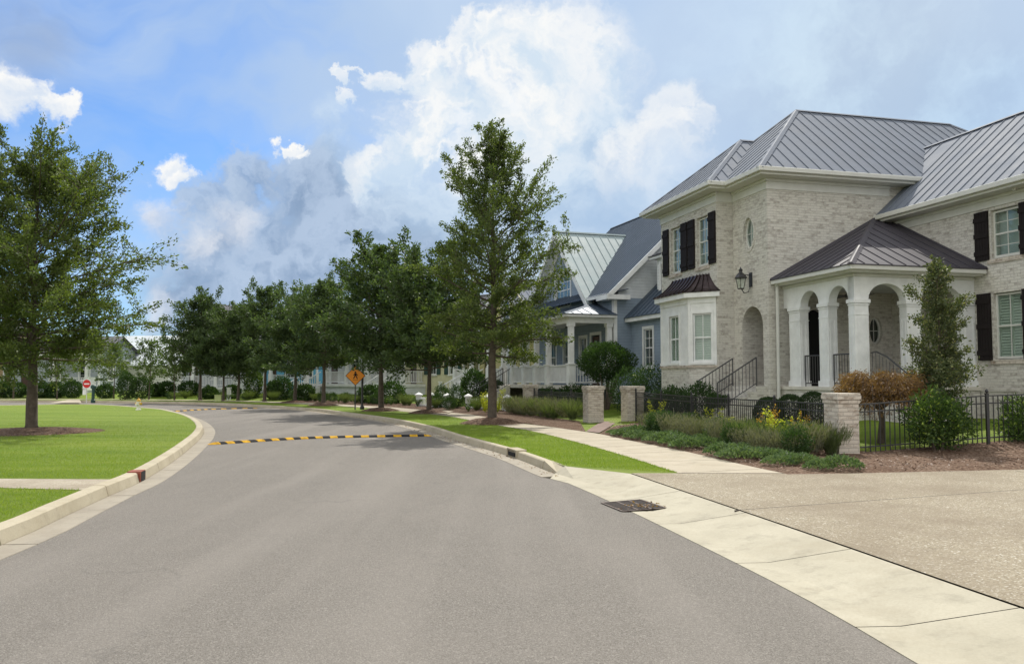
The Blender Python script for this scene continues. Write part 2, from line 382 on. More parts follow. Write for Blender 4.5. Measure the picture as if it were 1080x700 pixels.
gb=MB();gb.quad((-1500,-300,-.12),(1500,-300,-.12),(1500,2500,-.12),(-1500,2500,-.12));o=gb.build('ground',M['far_ground']);tag(o,kind='structure')
# asphalt: from the left gutter edge to the right gutter edge
GL=offset(KL,.33);GR=offset(KR,-.36)
road_poly=[tuple(p) for p in GL]+[tuple(p) for p in GR[::-1]]
sheet('road',road_poly,0.0,M['asphalt'])
def strip(name,cv,prof,m,i0=0,i1=None,gap=None,parent=None):
    """sweep an open profile [(offset,z)] along a curve, closed below"""
    cv2=cv[i0:i1];b=MB()
    offs=[offset(cv,o)[i0:i1] for o,_ in prof]
    n=len(prof)
    chunks=[(0,len(cv2)-1)] if not gap else [(k,min(k+gap,len(cv2)-1)) for k in range(0,len(cv2)-1,gap)]
    for a,e in chunks:
        n0=len(b.v)
        for i in range(a,e+1):
            for k in range(n):
                q=offs[k][i]
                if gap and i==a and a>0:q=q.lerp(offs[k][i+1],.035)
                b.v.append((q.x,q.y,prof[k][1]))
        for i in range(e-a):
            for k in range(n-1):
                p=n0+i*n+k;b.f.append((p,p+1,p+n+1,p+n))
        if gap:
            b.f.append(tuple(range(n0,n0+n)));z=n0+(e-a)*n;b.f.append(tuple(range(z,z+n)))
    o=b.build(name,m);tag(o,kind='structure');return o
i_k=min(range(len(KR)),key=lambda i:abs(KR[i].y-13.9) if KR[i].y<20 else 99)
strip('gutter',KR,[(-.37,-.05),(-.365,.006),(-.02,.0065),(0.02,-.02)],M['gutter'],i_k,None,8)
kp=[(0,-.1),(0.0,.005),(.03,.13),(.05,.148),(.16,.15),(.185,.14),(.19,-.05)]
strip('kerb',KR,kp,M['kerb'],i_k+3,None,7)
strip('kerb',KL,[(-o,z) for o,z in [(0,-.1),(0,.005),(.035,.135),(.06,.15),(.2,.152),(.225,.14),(.23,-.05)]],M['kerb'],0,None,6)
strip('gutter',KL,[(.36,-.05),(.34,.006),(.02,.0065),(-.02,-.02)],M['gutter'],0,None,6)
# kerb end that dies into the driveway apron
b=MB();e0=KR[i_k+3];e1=KR[i_k+1];t=(e0-e1).normalized();nn=Vector((t.y,-t.x))
def kq(p,o,z):q=p+nn*o;return (q.x,q.y,z)
b.hexa([kq(e1,.0,-.05),kq(e1,.2,-.05),kq(e0,.19,-.05),kq(e0,0,-.05),kq(e1,.03,.03),kq(e1,.2,.132),kq(e0,.185,.147),kq(e0,.04,.147)]);o=b.build('kerb',M['kerb']);tag(o,kind='structure')
# apron of the driveway: gutter pan then ramp, cut by joints
J=catmull([(3.95,-25),(3.85,-6),(3.75,1),(3.45,5.3)]+[G(*q,.125).xy for q in ((1080,642.5),(850,562.5),(665,499.5))],.5)
Rn=[p for i,p in enumerate(GR) if i<=i_k]
def at_y(cv,y):
    for a,c in zip(cv,cv[1:]):
        if (a.y-y)*(c.y-y)<=0 and abs(c.y-a.y)>1e-6:return a.lerp(c,(y-a.y)/(c.y-a.y))
    return cv[0] if abs(cv[0].y-y)<abs(cv[-1].y-y) else cv[-1]
ys=[-24,-20,-16,-12,-8,-4,-1,1.5,3.6,5.55,7.45,9.45,11.3,13.75]
b=MB();jb=MB()
for ya,yb in zip(ys,ys[1:]):
    m_=max(1,int((yb-ya)/.6))
    for k in range(m_):
        y0=ya+(yb-ya)*k/m_+(.012 if k==0 else 0);y1=ya+(yb-ya)*(k+1)/m_
        rows=[]
        for y in (y0,y1):
            a=at_y(GR,y);j=at_y(J,y);d=(j-a);row=[]
            for f,z in ((0,-.04),(0,.006),(.27,.012),(.30,.016),(.994,.130),(.994,.0)):
                q=a+d*f;row.append((q.x,q.y,z))
            rows.append(row)
        for i in range(5):b.quad(rows[0][i],rows[0][i+1],rows[1][i+1],rows[1][i])
o=b.build('driveway_apron',M['concrete']);tag(o,kind='structure');up(o)
a=at_y(GR,13.75);y0_=YK0=offset(KR,.17)[i_k+1];e1_=KR[i_k+1]
jd=at_y(J,13.75)-a;rw=[(a.x+jd.x*f,a.y+jd.y*f,z) for f,z in ((0,.006),(.27,.012),(.30,.016),(.994,.130))]
b=MB();b.v=rw+[(y0_.x,y0_.y,.132),(e1_.x,e1_.y,.012)];b.f=[(0,1,5),(1,2,5),(2,3,4),(2,4,5)];o=b.build('driveway_apron',M['concrete']);tag(o,kind='structure');up(o)
sheet('apron_bed',[(p.x,p.y) for p in GR if p.y<14 and p.x>0]+[(p.x,p.y) for p in J[::-1]],-.03,M['joint'])
# driveway of exposed aggregate
top=[G(x,y,.125).xy for x,y in ((668,499.5),(760,499.6),(870,499.5),(960,497.5),(1080,495))]
dp=[(p.x+.008,p.y) for p in J]+[tuple(q) for q in top[1:]]+[(14,14.9),(22,15.7),(45,18),(45,-25)]
b=MB();b.v=[(p[0],p[1],.138) for p in dp];b.f=[tuple(t) for t in tessellate_polygon([[Vector((p[0],p[1],0)) for p in dp]])]
o=b.build('driveway',M['aggregate']);up(o);tag(o,kind='structure')
jm=MB()
def joint(p,q,w=.007,z=.1392):
    p=Vector(p[:2]);q=Vector(q[:2]);d=(q-p).normalized();n=Vector((-d.y,d.x))*w
    jm.hexa([(*(p-n),z-.02),(*(q-n),z-.02),(*(q+n),z-.02),(*(p+n),z-.02),(*(p-n),z),(*(q-n),z),(*(q+n),z),(*(p+n),z)])
joint(G(775,539,.125),G(1080,517,.125));joint(G(1080,517,.125),(30,14.2));joint((8.2,13.7),(8.9,-20));joint((12.6,14.3),(13.4,-20))
# sidewalk on the right
SWl=[G(*q).xy for q in ((716,499.3),(690,491),(662,482),(605,465.6),(558,454.2),(512,446.5))]
SWr=[G(*q).xy for q in ((826,499.4),(780,489.5),(721.5,476),(660,463.8),(625.6,456.5),(575,449.5),(540,445.3))]
far=[i for i in range(len(KR)) if KR[i].y>31.5 or (KR[i].x<-5.5 and KR[i].y>30)]
O1=offset(KR,2.75);O2=offset(KR,4.2)
SWl=catmull(SWl+[O1[i] for i in far[2::6]],.7);SWr=catmull(SWr+[O2[i] for i in far[4::6]],.7)
sheet('sidewalk',[tuple(p) for p in SWl]+[tuple(p) for p in SWr[::-1]],.140,M['sidewalk'])
k=0
for i in range(0,90,2):
    a=SWl[i];c=min(SWr,key=lambda q:(q-a).length);joint(a,c,.006,.1412) if i<60 else None
joint(SWl[0],SWr[0],.008,.1414)
o=jm.build('paving_joint',M['joint']);tag(o,kind='structure')
# yard (all grass behind the right kerb) and the island lawn
iy=i_k+1
YK=offset(KR,.17)[iy:]
yard=[tuple(p) for p in YK]+[(-130,200),(80,200),(80,13.2),(3.0,13.2),(J[-1].x,J[-1].y)]
drape('lawn',yard,.0,M['lawn'],box=(-34,30,13.2,76),step=1.6)
IL=offset(KL,-.21)
sheet('lawn',[tuple(p) for p in IL]+[(-130,-25)],.136,M['lawn'])
q=[G(*p).xy for p in ((126,505.8),(97,517.5),(0,515),(-400,512),(-400,503.5),(0,505.3))];q[0]=G(122,506).xy;q[1]=G(92,517.5).xy
sheet('sidewalk',[tuple(p) for p in q],.142,M['aggregate_path'])
# mulch beds
PIER=Vector((6.36,16.32));FL=Vector((-.262,.965))
gate_in=Vector((3.93,28.9));gate_out=Vector((2.9,29.1))
bed1=[tuple(p) for p in [G(*q).xy for q in ((830,500.6),(780,489.3),(721.5,475.8),(660,463.6),(632,457.5),(640,452))]]+[(3.75,28.4),(4.3,28.6),(6.9,17.6),(7.4,17.1),(12,17.4),(24,18.4),(24,15.8),(14,14.8)]+[(q[0],q[1]-.12) for q in top[:1:-1]]
drape('mulch_bed',bed1,.006,M['mulch'],step=.45,rough=.05,rs=2.2,lift=.035)
bed2=[tuple(p) for p in [G(*q).xy for q in ((618,455.6),(575,449.3),(545,445.6),(540,445))]]+[(p.x,p.y) for p in O2[far[0]+4:far[0]+50:3]]+[(p.x,p.y) for p in offset(KR,7.3)[far[0]+50:far[0]:-4]]+[(.6,36),(2.4,29.8)]
drape('mulch_bed',bed2,.012,M['mulch'],step=1.1,rough=.04,lift=.04)
# lot drive seen across the far street
sheet('far_driveway',[tuple(G(*q).xy) for q in ((52,425.0),(86,425.0),(84,421.6),(72,421.6))],.15,M['sidewalk'])
# front walk between the piers
sheet('front_walk',[tuple(G(632,457.2).xy),tuple(G(618,455.5).xy),(3.15,29.4),(3.75,29.4)],.158,M['walk_brick'])
walk2=[tuple(G(*q).xy) for q in ((440,436),(470,437),(492,430),(478,430))];sheet('front_walk',walk2,.165,M['sidewalk'])
# ------------------------------------------------------------------ building helpers
def rect(a0,a1,z0,z1):return [(a0,z0),(a1,z0),(a1,z1),(a0,z1)]
def archloop(a0,a1,z0,zs,rise,n=14):
    c=(a0+a1)/2;r=(a1-a0)/2
    return [(a0,z0),(a1,z0)]+[(c+r*math.cos(PI*k/n),zs+rise*math.sin(PI*k/n)) for k in range(n+1)]
def oval(c,z,ra,rz,n=24):return [(c+ra*math.cos(2*PI*k/n),z+rz*math.sin(2*PI*k/n)) for k in range(n)]
def roofplane(b,pts,sp=.42,th=.03,rib=(.02,.024)):
    """planar roof field with standing seams running down the slope"""
    p=[Vector(q) for q in pts];n=Vector((0,0,0))
    for i in range(len(p)):n+= (p[i]-p[0]).cross(p[(i+1)%len(p)]-p[0])
    n.normalize()
    if n.z<0:n=-n
    up_=Vector((0,0,1));s=(n*n.z-up_)
    if s.length<1e-4:s=Vector((0,1,0))
    s.normalize();h=s.cross(n)
    n0=len(b.v);m=len(p)
    b.v+=[tuple(q) for q in p]+[tuple(q-up_*th) for q in p]
    b.f.append(tuple(range(n0,n0+m)));b.f.append(tuple(range(n0+m,n0+2*m))[::-1])
    for i in range(m):
        a=n0+i;c=n0+(i+1)%m;b.f.append((a,a+m,c+m,c))
    if sp:
        hs=[(q-p[0]).dot(h) for q in p];a=math.ceil((min(hs)+.03)/sp)*sp
        while a<max(hs)-.02:
            X=[]
            for i in range(m):
                q0,q1=p[i],p[(i+1)%m];d0,d1=hs[i]-a,hs[(i+1)%m]-a
                if (d0<0)!=(d1<0):X.append(q0.lerp(q1,d0/(d0-d1)))
            if len(X)==2 and (X[0]-X[1]).length>.1:
                w=h*rib[0]/2;t=n*rib[1];A,B=X
                b.hexa([A-w,A+w,B+w,B-w,A-w+t,A+w+t,B+w+t,B-w+t])
            a+=sp
    return b
def ridgecap(b,A,B,w=.11,h=.035):
    A=Vector(A);B=Vector(B);d=(B-A).normalized();s=Vector((d.y,-d.x,0))
    if s.length<1e-3:return
    s.normalize();u=Vector((0,0,1))*h;lo=-Vector((0,0,1))*.035
    b.hexa([A-s*w+lo,A+s*w+lo,B+s*w+lo,B-s*w+lo,A-s*.02+u,A+s*.02+u,B+s*.02+u,B-s*.02+u])
def window(par,fr,a0,a1,z0,z1,cas=.07,rec=.06,mun=(1,1),blind=True,mat_='trim',pane='glass',name='window',midrail=True,sill=True):
    b=MB();w=.05
    for q in ((a0,a0+w,z0,z1),(a1-w,a1,z0,z1),(a0+w,a1-w,z1-w,z1),(a0+w,a1-w,z0,z0+w*1.2)):b.fbox(fr,*q,rec,rec+.06)
    zm=(z0+z1)/2
    if midrail:b.fbox(fr,a0+w,a1-w,zm-.02,zm+.025,rec+.008,rec+.05)
    nx,nz=mun
    for i in range(1,nx+1):
        a=a0+(a1-a0)*i/(nx+1);b.fbox(fr,a-.011,a+.011,z0+w,z1-w,rec+.014,rec+.04)
    if nz:
        for hz0,hz1 in ((z0,zm),(zm,z1)) if midrail else ((z0,z1),):
            for i in range(1,nz+1):
                z=hz0+(hz1-hz0)*i/(nz+1);b.fbox(fr,a0+w,a1-w,z-.01,z+.01,rec+.015,rec+.038)
    if cas>0:
        for q in ((a0-cas,a0,z0-.02,z1+cas),(a1,a1+cas,z0-.02,z1+cas),(a0,a1,z1,z1+cas)):b.fbox(fr,*q,-.025,rec+.05)
    if sill:b.fbox(fr,a0-cas-.03,a1+cas+.03,z0-.09,z0-.018,-.06,rec+.06)
    o=b.build(name,M[mat_],par)
    g=MB();g.fbox(fr,a0+.03,a1-.03,z0+.03,z1-.03,rec+.024,rec+.03);g.build('pane',M[pane],o)
    if blind:
        g=MB();z=z0+.09
        while z<z1-.06:
            org,ax,n=fr;O=Vector(org);ax_=Vector(ax);n_=Vector(n)
            for s0,s1 in (((a0+.06,(a0+a1)/2-.03),((a0+a1)/2+.03,a1-.06)) if blind=='plant' else ((a0+.05,a1-.05),)):
                A=O+ax_*s0+n_*(rec+.10);B=O+ax_*s1+n_*(rec+.10);dv=n_*.022+Vector((0,0,.03))
                t=Vector((0,0,.006));Z=Vector((0,0,z))
                g.hexa([A+Z-dv,B+Z-dv,B+Z+dv,A+Z+dv,A+Z-dv+t,B+Z-dv+t,B+Z+dv+t,A+Z+dv+t])
            z+=.075
        for q in ((a0+.03,a0+.06),((a0+a1)/2-.03,(a0+a1)/2+.03),(a1-.06,a1-.03)):g.fbox(fr,*q,z0+.04,z1-.04,rec+.085,rec+.115)
        g.build('blind',M['blind'],o)
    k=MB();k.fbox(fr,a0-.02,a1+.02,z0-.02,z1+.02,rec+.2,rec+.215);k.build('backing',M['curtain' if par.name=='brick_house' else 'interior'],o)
    return o
def shutter(par,fr,a0,a1,z0,z1):
    b=MB();b.fbox(fr,a0,a1,z0,z1,-.05,-.015)
    n=5
    for i in range(n):
        w=(a1-a0)/n;b.fbox(fr,a0+w*i+.006,a0+w*(i+1)-.006,z0+.0,z1-.0,-.058,-.05)
    for z in (z0+.14,(z0+z1)/2-.05,z1-.28):b.fbox(fr,a0-.003,a1+.003,z,z+.13,-.08,-.058)
    for z in (z0+.2,z1-.25):b.fbox(fr,a1,a1+.05,z,z+.04,-.045,-.02)
    return b.build('shutter',M['shutter'],par)
def railing(par,p0,p1,h=.9,sp=.115,name='railing',m='iron',posts=True,r=.011):
    p0=Vector(p0);p1=Vector(p1);u=Vector((0,0,1));b=MB();L=(p1-p0);n=max(2,int(L.xy.length/sp))
    b.tube([p0+u*h,p1+u*h],r*1.9,6);b.tube([p0+u*.09,p1+u*.09],r*1.3,4)
    for i in range(n+1):
        q=p0+L*(i/n);rr=r*2 if (posts and i in(0,n)) else r;b.tube([q+u*(0 if i in(0,n) else .09),q+u*h],rr,4)
    return b.build(name,M[m],par)
def copy_label(o,l):o['label']=l;return o
# ------------------------------------------------------------------ the whitewashed brick house
BO=(7.72,25.0,0);BT=R(14.5)
house=empty('brick_house',BO,BT,'two-storey whitewashed brick house with grey standing-seam roofs, dark shutters and an arched corner porch','house')
Fst=lambda x:((x,0,0),(0,1,0),(1,0,0))   # wall facing the street at x
Fnr=lambda y:((0,y,0),(1,0,0),(0,1,0))   # wall facing the camera at y
ZE=7.9;FZ=1.42
def wall(fr,outer,holes,t,m='white_brick',name='wall'):
    return MB().panel(fr,outer,holes,t).build(name,M[m],house)
# tower bay with the arched door
arch_o=archloop(.34,1.56,FZ,3.28,.61)
wall(Fst(0),rect(0,2.06,-.1,ZE),[arch_o,oval(1.08,6.2,.30,.50)],.85)
wall(Fnr(0),rect(.85,4.33,-.1,ZE),[archloop(1.2,2.0,FZ,3.4,.35),oval(3.72,3.13,.23,.42)],.3)
MB().box(.002,.85,.002,.3,-.1,ZE).build('wall',M['white_brick'],house)
wall(Fnr(2.06),rect(-.578,0.0,-.1,ZE),[],.3)
w1=(4.72,5.46);w2=(2.66,3.28)
w1=(4.72,5.50);w2=(2.68,3.46)
wall(Fst(-.58),rect(2.062,6.3,-.1,ZE),[rect(*w1,5.42,7.08),rect(*w2,5.42,7.08)],.3)
MB().box(-.28,9.5,6.0,6.3,-.1,ZE-.003).build('wall',M['white_brick'],house)
MB().box(4.33,12.8,0.02,.3,4.5,ZE-.004).build('wall',M['white_brick'],house)
MB().box(12.5,12.8,.3,6.0,-.1,ZE-.004).build('wall',M['white_brick'],house)
MB().box(0.9,12.4,.35,5.9,FZ-.1,FZ).build('floor',M['interior'],house)
MB().box(0.9,12.4,.35,5.9,4.6,4.7).build('floor',M['interior'],house)
# wing
wp=[(-4.82,-3.93)];ups=[rect(-4.82,-3.93,4.85,6.15),rect(-7.2,-6.3,4.85,6.15)];los=[rect(-4.82,-3.93,2.15,3.92),rect(-7.2,-6.3,2.15,3.92)]
wall(Fst(4.33),rect(-8.2,0,-.1,6.72),ups+los,.3)
wall(Fnr(-8.2),rect(4.63,9.4,-.1,6.72),[rect(6.0,6.9,2.15,3.92),rect(6.0,6.9,4.85,6.15)],.3)
MB().box(9.1,9.4,-7.9,0,-.1,6.72).build('wall',M['white_brick'],house)
MB().box(4.3,4.335,-8.2,0.-3.3,FZ-.12,FZ-.04).build('ledge',M['white_brick'],house)
# plinth courses and soldier lintels in brick, standing a little proud
def sill(*q):b=MB();b.fbox(*q);b.build('sill',M['pier_brick'],house)
for a0,a1 in (w1,w2):sill(Fst(-.58),a0-.12,a1+.12,5.28,5.40,-.035,.2)
for y0,y1 in ((-4.82,-3.93),(-7.2,-6.3)):
    for z in (4.72,2.02):sill(Fst(4.33),y0-.12,y1+.12,z,z+.11,-.035,.2)
for a0,a1 in (w1,w2):window(house,Fst(-.58),a0,a1,5.44,7.06,cas=.0,rec=.09,mun=(1,1),blind=False,sill=False)
for (a0,a1) in ((4.12,4.6),(5.62,6.08),(2.1,2.55),(3.57,4.03)):shutter(house,Fst(-.58),a0,a1,5.4,7.1)
for y0,y1 in ((-4.82,-3.93),(-7.2,-6.3)):
    window(house,Fst(4.33),y0,y1,4.87,6.13,cas=0,rec=.09,mun=(1,1),blind=False,sill=False)
    window(house,Fst(4.33),y0,y1,2.17,3.9,cas=0,rec=.09,mun=(1,0),blind='plant',sill=False)
    for z0,z1 in ((4.83,6.17),(2.13,3.94)):
        shutter(house,Fst(4.33),y0-.52,y0-.06,z0,z1);shutter(house,Fst(4.33),y1+.06,y1+.52,z0,z1)
for z0,z1 in ((2.17,3.9),(4.87,6.13)):window(house,Fnr(-8.2),6.0,6.9,z0,z1,cas=0,rec=.09,mun=(1,1),blind=False,sill=False)
def ovalwin(fr,c,z,ra,rz,dark=True):
    b=MB();N=24;L0=oval(c,z,ra,rz,N);L1=oval(c,z,ra-.05,rz-.05,N)
    b.panel((fr[0],fr[1],fr[2]),L0,[L1],.05);o=b.build('oval_window',M['trim'],house)
    o.location=Vector(fr[2])*.08
    g=MB();g.fbox(fr,c-.01,c+.01,z-rz+.04,z+rz-.04,.01,.03);g.fbox(fr,c-ra+.04,c+ra-.04,z-.01,z+.01,.01,.03);g.build('muntin',M['trim'],o)
    g=MB().panel(fr,oval(c,z,ra-.045,rz-.045,N),[],.006);q=g.build('pane',M['glass'],o);q.location=Vector(fr[2])*.035
    g=MB().fbox(fr,c-ra,c+ra,z-rz,z+rz,.12,.13);g.build('backing',M['curtain' if not dark else 'interior'],o)
ovalwin(Fst(0),1.08,6.2,.30,.50,False);ovalwin(Fnr(0),3.72,3.13,.23,.42)
b=MB()
for L in (oval(1.08,6.2,.30,.50,28),):
    b.panel(Fst(-.02),oval(1.08,6.2,.40,.60,28),[oval(1.08,6.2,.30,.50,28)],.03)
b.build('brick_surround',M['white_brick'],house)
b=MB().panel(Fnr(-.02),oval(3.72,3.13,.34,.53,28),[oval(3.72,3.13,.23,.42,28)],.03);b.build('brick_surround',M['white_brick'],house)
b=MB().panel(Fnr(-.03),archloop(1.0,2.2,FZ,3.4,.55),[archloop(1.2,2.0,FZ+.001,3.4,.35)],.04);b.build('brick_surround',M['white_brick'],house)
# doors
b=MB();b.fbox(Fst(0),.34,1.56,FZ,3.95,.86,.92);d=b.build('door',M['dark_door'],house)
b=MB()
for a0 in (.42,1.0):
    for z0,z1 in ((1.6,2.3),(2.45,3.6)):b.fbox(Fst(0),a0,a0+.45,z0,z1,.84,.862)
b.build('door_panel',M['dark_door'],d)
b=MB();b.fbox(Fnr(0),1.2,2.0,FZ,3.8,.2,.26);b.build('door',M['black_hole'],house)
# entry stair toward the street, with two iron rails
b=MB()
for i in range(5):
    z=FZ-.165*i;b.box(-.35-.3*i if i else -.35,0.0 if i==0 else -.35-.3*(i-1),.2,1.7,.3,z-.004)
b.build('entry_stair',M['white_brick'],house)
for y in (.25,1.66):
    railing(house,(-1.6,y,FZ-.165*4-.1),(-.3,y,FZ),.86);
# bay window
bay=[(-.58,2.15),(-1.2,2.92),(-1.2,5.05),(-.58,5.82)]
b=MB();b.prism(bay,.0,2.0);b.build('bay_base',M['white_brick'],house)
out=lambda P_,d:[(-.58,P_[0][1]-d*1.1),(P_[1][0]-d,P_[1][1]-d*.5),(P_[2][0]-d,P_[2][1]+d*.5),(-.58,P_[3][1]+d*1.1)]
b=MB();b.prism(out(bay,.05),2.003,2.08);b.build('bay_ledge',M['pier_brick'],house)
bm_=MB();ins=.10
def bayface(p,q):
    p=Vector((*p,0));q=Vector((*q,0));ax=(q-p).normalized();n=Vector((ax.y,-ax.x,0))
    if n.x<0:n=-n
    return ((p.x,p.y,0),tuple(ax),tuple(n)),(q-p).length
bw=MB();wins=[]
for i in range(3):
    fr,L=bayface(bay[i],bay[i+1])
    if i==1:hs=[(.68-.0,1.45)]
    else:hs=[(L/2-.33,L/2+.33)]
    if i==1:hs=[(L/2-.38,L/2+.38)]
    bw.panel(fr,rect(0,L,2.081,4.3),[rect(a,c,2.2,3.78) for a,c in hs],.1)
    wins+=[(fr,a,c) for a,c in hs]
    for a in (0.0,L-.09):bw.fbox(fr,a,a+.09,2.081,4.3,-.02,-.001)
    bw.fbox(fr,0,L,4.12,4.3,-.03,-.002);bw.fbox(fr,0,L,2.085,2.17,-.028,-.002)
bw.build('bay_wall',M['white'],house)
for fr,a,c in wins:window(house,fr,a,c,2.2,3.78,cas=.07,rec=.03,mun=(1,0),blind='plant',mat_='white')
b=MB();b.prism(out(bay,.2),4.3,4.46);b.build('bay_cornice',M['white'],house)
# flared copper-dark roof over the bay
lv=[(.24,4.462),(.1,4.53),(-.08,4.66),(-.24,4.83),(-.36,4.98),(-.42,5.1)]
b=MB()
def bl(d):return [(-.579,bay[0][1]-d*1.1),(max(-1.2,-1.2)-d if -1.2-d<-.6 else -.6,bay[1][1]-d*.35),(min(-1.2-d,-.6),bay[2][1]+d*.35),(-.579,bay[3][1]+d*1.1)]
rows=[[(x,y,z) for x,y in bl(d)] for d,z in lv]
for A,B_ in zip(rows,rows[1:]):
    for i in range(3):
        b.quad(A[i],A[i+1],B_[i+1],B_[i])
        p0,p1,p2,p3=map(Vector,(A[i],A[i+1],B_[i+1],B_[i]));n=7 if i==1 else 4
        for k in range(0,n+1):
            q0=p0.lerp(p1,k/n);q1=p3.lerp(p2,k/n);t=Vector((-.02,-.012 if i==0 else 0,.03));w=(p1-p0).normalized()*.012
            b.hexa([q0-w,q0+w,q1+w,q1-w,q0-w+t,q0+w+t,q1+w+t,q1-w+t])
b.quad(*rows[-1]);b.quad(*rows[0])
b.build('bay_roof',M['copper'],house)
# cornices: soffit slab, frieze, gutter
def cornice(x0,x1,y0,y1,z,dz=0,gut=True):
    b=MB();b.box(x0,x1,y0,y1,z-.2+dz,z-.03+dz);o=b.build('soffit',M['trim'],house,bev=.012)
    b=MB()
    for (ax0,ax1,ay0,ay1) in ((x0-.11,x0,y0-.11,y1+.11),(x0,x1+.11,y0-.11,y0),(x0,x1+.11,y1,y1+.11)):b.box(ax0,ax1,ay0,ay1,z-.13+dz,z+.015+dz)
    b.build('gutter',M['trim'],house,bev=.02)
cornice(-.5,13.3,-.5,6.8,ZE);cornice(-1.08,-.5,1.56,6.85,ZE,.004);cornice(3.83,9.9,-8.7,-.02,6.72)
b=MB()
b.box(-.03,0,-.03,2.03,ZE-.52,ZE-.21);b.box(0,4.33,-.03,0,ZE-.52,ZE-.21);b.box(-.61,-.58,2.03,6.33,ZE-.52,ZE-.21);b.box(-.578,-.03,2.03,2.06,ZE-.52,ZE-.21)
b.box(4.30,4.33,-8.23,-.03,6.24,6.52);b.box(4.33,9.4,-8.23,-8.2,6.24,6.52)
b.box(-.08,-.03,-.08,2.0,ZE-.29,ZE-.205);b.box(-.03,4.33,-.08,-.03,ZE-.29,ZE-.205);b.box(-.66,-.61,1.98,6.38,ZE-.29,ZE-.205);b.box(4.25,4.30,-8.28,-.08,6.44,6.515)
b.build('frieze',M['trim'],house)
# roofs
def hip(x0,x1,y0,y1,z,pitch,m,along='x',name='roof',sp=.42,ends=(1,1),par=None):
    b=MB();u=math.tan(pitch)
    if along=='x':
        h=(y1-y0)/2;ym=(y0+y1)/2;zr=z+h*u;A=(x0+(h if ends[0] else 0),ym,zr);B_=(x1-(h if ends[1] else 0),ym,zr)
        c=[(x0,y0,z),(x1,y0,z),(x1,y1,z),(x0,y1,z)]
        roofplane(b,[c[0],c[1],B_,A],sp);roofplane(b,[c[2],c[3],A,B_],sp)
        if ends[0]:roofplane(b,[c[3],c[0],A],sp)
        if ends[1]:roofplane(b,[c[1],c[2],B_],sp)
        ridgecap(b,A,B_)
        if ends[0]:ridgecap(b,c[0],A);ridgecap(b,c[3],A)
        if ends[1]:ridgecap(b,c[1],B_);ridgecap(b,c[2],B_)
    else:
        h=(x1-x0)/2;xm=(x0+x1)/2;zr=z+h*u;A=(xm,y0+(h if ends[0] else 0),zr);B_=(xm,y1-(h if ends[1] else 0),zr)
        c=[(x0,y0,z),(x1,y0,z),(x1,y1,z),(x0,y1,z)]
        roofplane(b,[c[3],c[0],A,B_],sp);roofplane(b,[c[1],c[2],B_,A],sp)
        if ends[0]:roofplane(b,[c[0],c[1],A],sp);ridgecap(b,c[0],A);ridgecap(b,c[1],A)
        if ends[1]:roofplane(b,[c[2],c[3],B_],sp);ridgecap(b,c[2],B_);ridgecap(b,c[3],B_)
        ridgecap(b,A,B_)
    return b.build(name,M[m],par or house)
hip(-.56,13.3,-.56,6.86,ZE,math.atan(3.05/3.6),'roof_grey','x')
hip(-1.14,6.2,1.5,6.9,ZE+.006,math.atan(2.25/2.7),'roof_grey','x',ends=(1,1))
b=MB();z=6.722;xr=6.87;zr=z+(xr-3.77)*.885
e0=(3.77,-8.76,z);A=(xr,-5.66,zr);Bp=(xr,1.9,zr)
roofplane(b,[(3.77,-.02,z),e0,A,(xr,-.02,zr)],.42);roofplane(b,[e0,(9.97,-8.76,z),A],.42);roofplane(b,[(9.97,-8.76,z),(9.97,-.02,z),(xr,-.02,zr),A],.42)
# the part that runs up over the main roof
q=lambda x,y:(x,y,z+(x-3.77)*.885)
roofplane(b,[(xr,-.02,zr),Bp,q(4.9,-.02)],.42);roofplane(b,[(xr,-.02,zr),Bp,(2*xr-4.9,-.02,q(4.9,0)[2])],.42)
ridgecap(b,A,Bp);ridgecap(b,e0,A);ridgecap(b,(9.97,-8.76,z),A)
b.build('roof',M['roof_grey'],house)
# porch ------------------------------------------------------------
b=MB();b.box(.38,4.30,-3.42,-.004,.0,FZ-.1);b.build('porch_base',M['white_brick'],house)
b=MB();b.box(.33,4.31,-3.47,-.006,FZ-.1,FZ);b.build('porch_floor',M['concrete_cap'],house,bev=.01)
ZS=3.74
def arcade(fr,L0,L1,ops,zt,t=.26):
    out_=[(L0,zt),(L0,ZS)]
    for a,c,rs in ops:
        m=12;ce=(a+c)/2;r=(c-a)/2
        out_+=[(ce-r*math.cos(PI*k/m),ZS+rs*math.sin(PI*k/m)) for k in range(m+1)]
    out_+=[(L1,ZS),(L1,zt)]
    return MB().panel(fr,out_,[],t)
arcade(((.5,0,0),(0,1,0),(1,0,0)),-3.3,-.004,[(-3.05,-2.2,.42),(-1.75,-.86,.42)],4.42).build('arcade',M['white'],house)
arcade(((0,-3.302,0),(1,0,0),(0,1,0)),.5,4.326,[(.93,2.1,.44),(2.58,3.92,.44)],4.42).build('arcade',M['white'],house)
def column(x0,x1,y0,y1):
    b=MB();b.box(x0,x1,y0,y1,FZ+.16,ZS-.1);b.box(x0-.035,x1+.035,y0-.035,y1+.035,FZ,FZ+.16);b.box(x0-.02,x1+.02,y0-.02,y1+.02,ZS-.16,ZS-.125);b.box(x0-.04,x1+.04,y0-.04,y1+.04,ZS-.1,ZS-.001)
    b.box(x0-.012,x1+.012,y0-.012,y1+.012,ZS-.42,ZS-.39)
    # raised panel frame
    for s in (0,1):
        b.box(x0-.012,x0,y0+.05+s*(y1-y0-.14),y0+.09+s*(y1-y0-.14),FZ+.25,ZS-.5);b.box(x0+.05+s*(x1-x0-.14),x0+.09+s*(x1-x0-.14),y0-.012,y0,FZ+.25,ZS-.5)
    return b.build('column',M['white'],house)
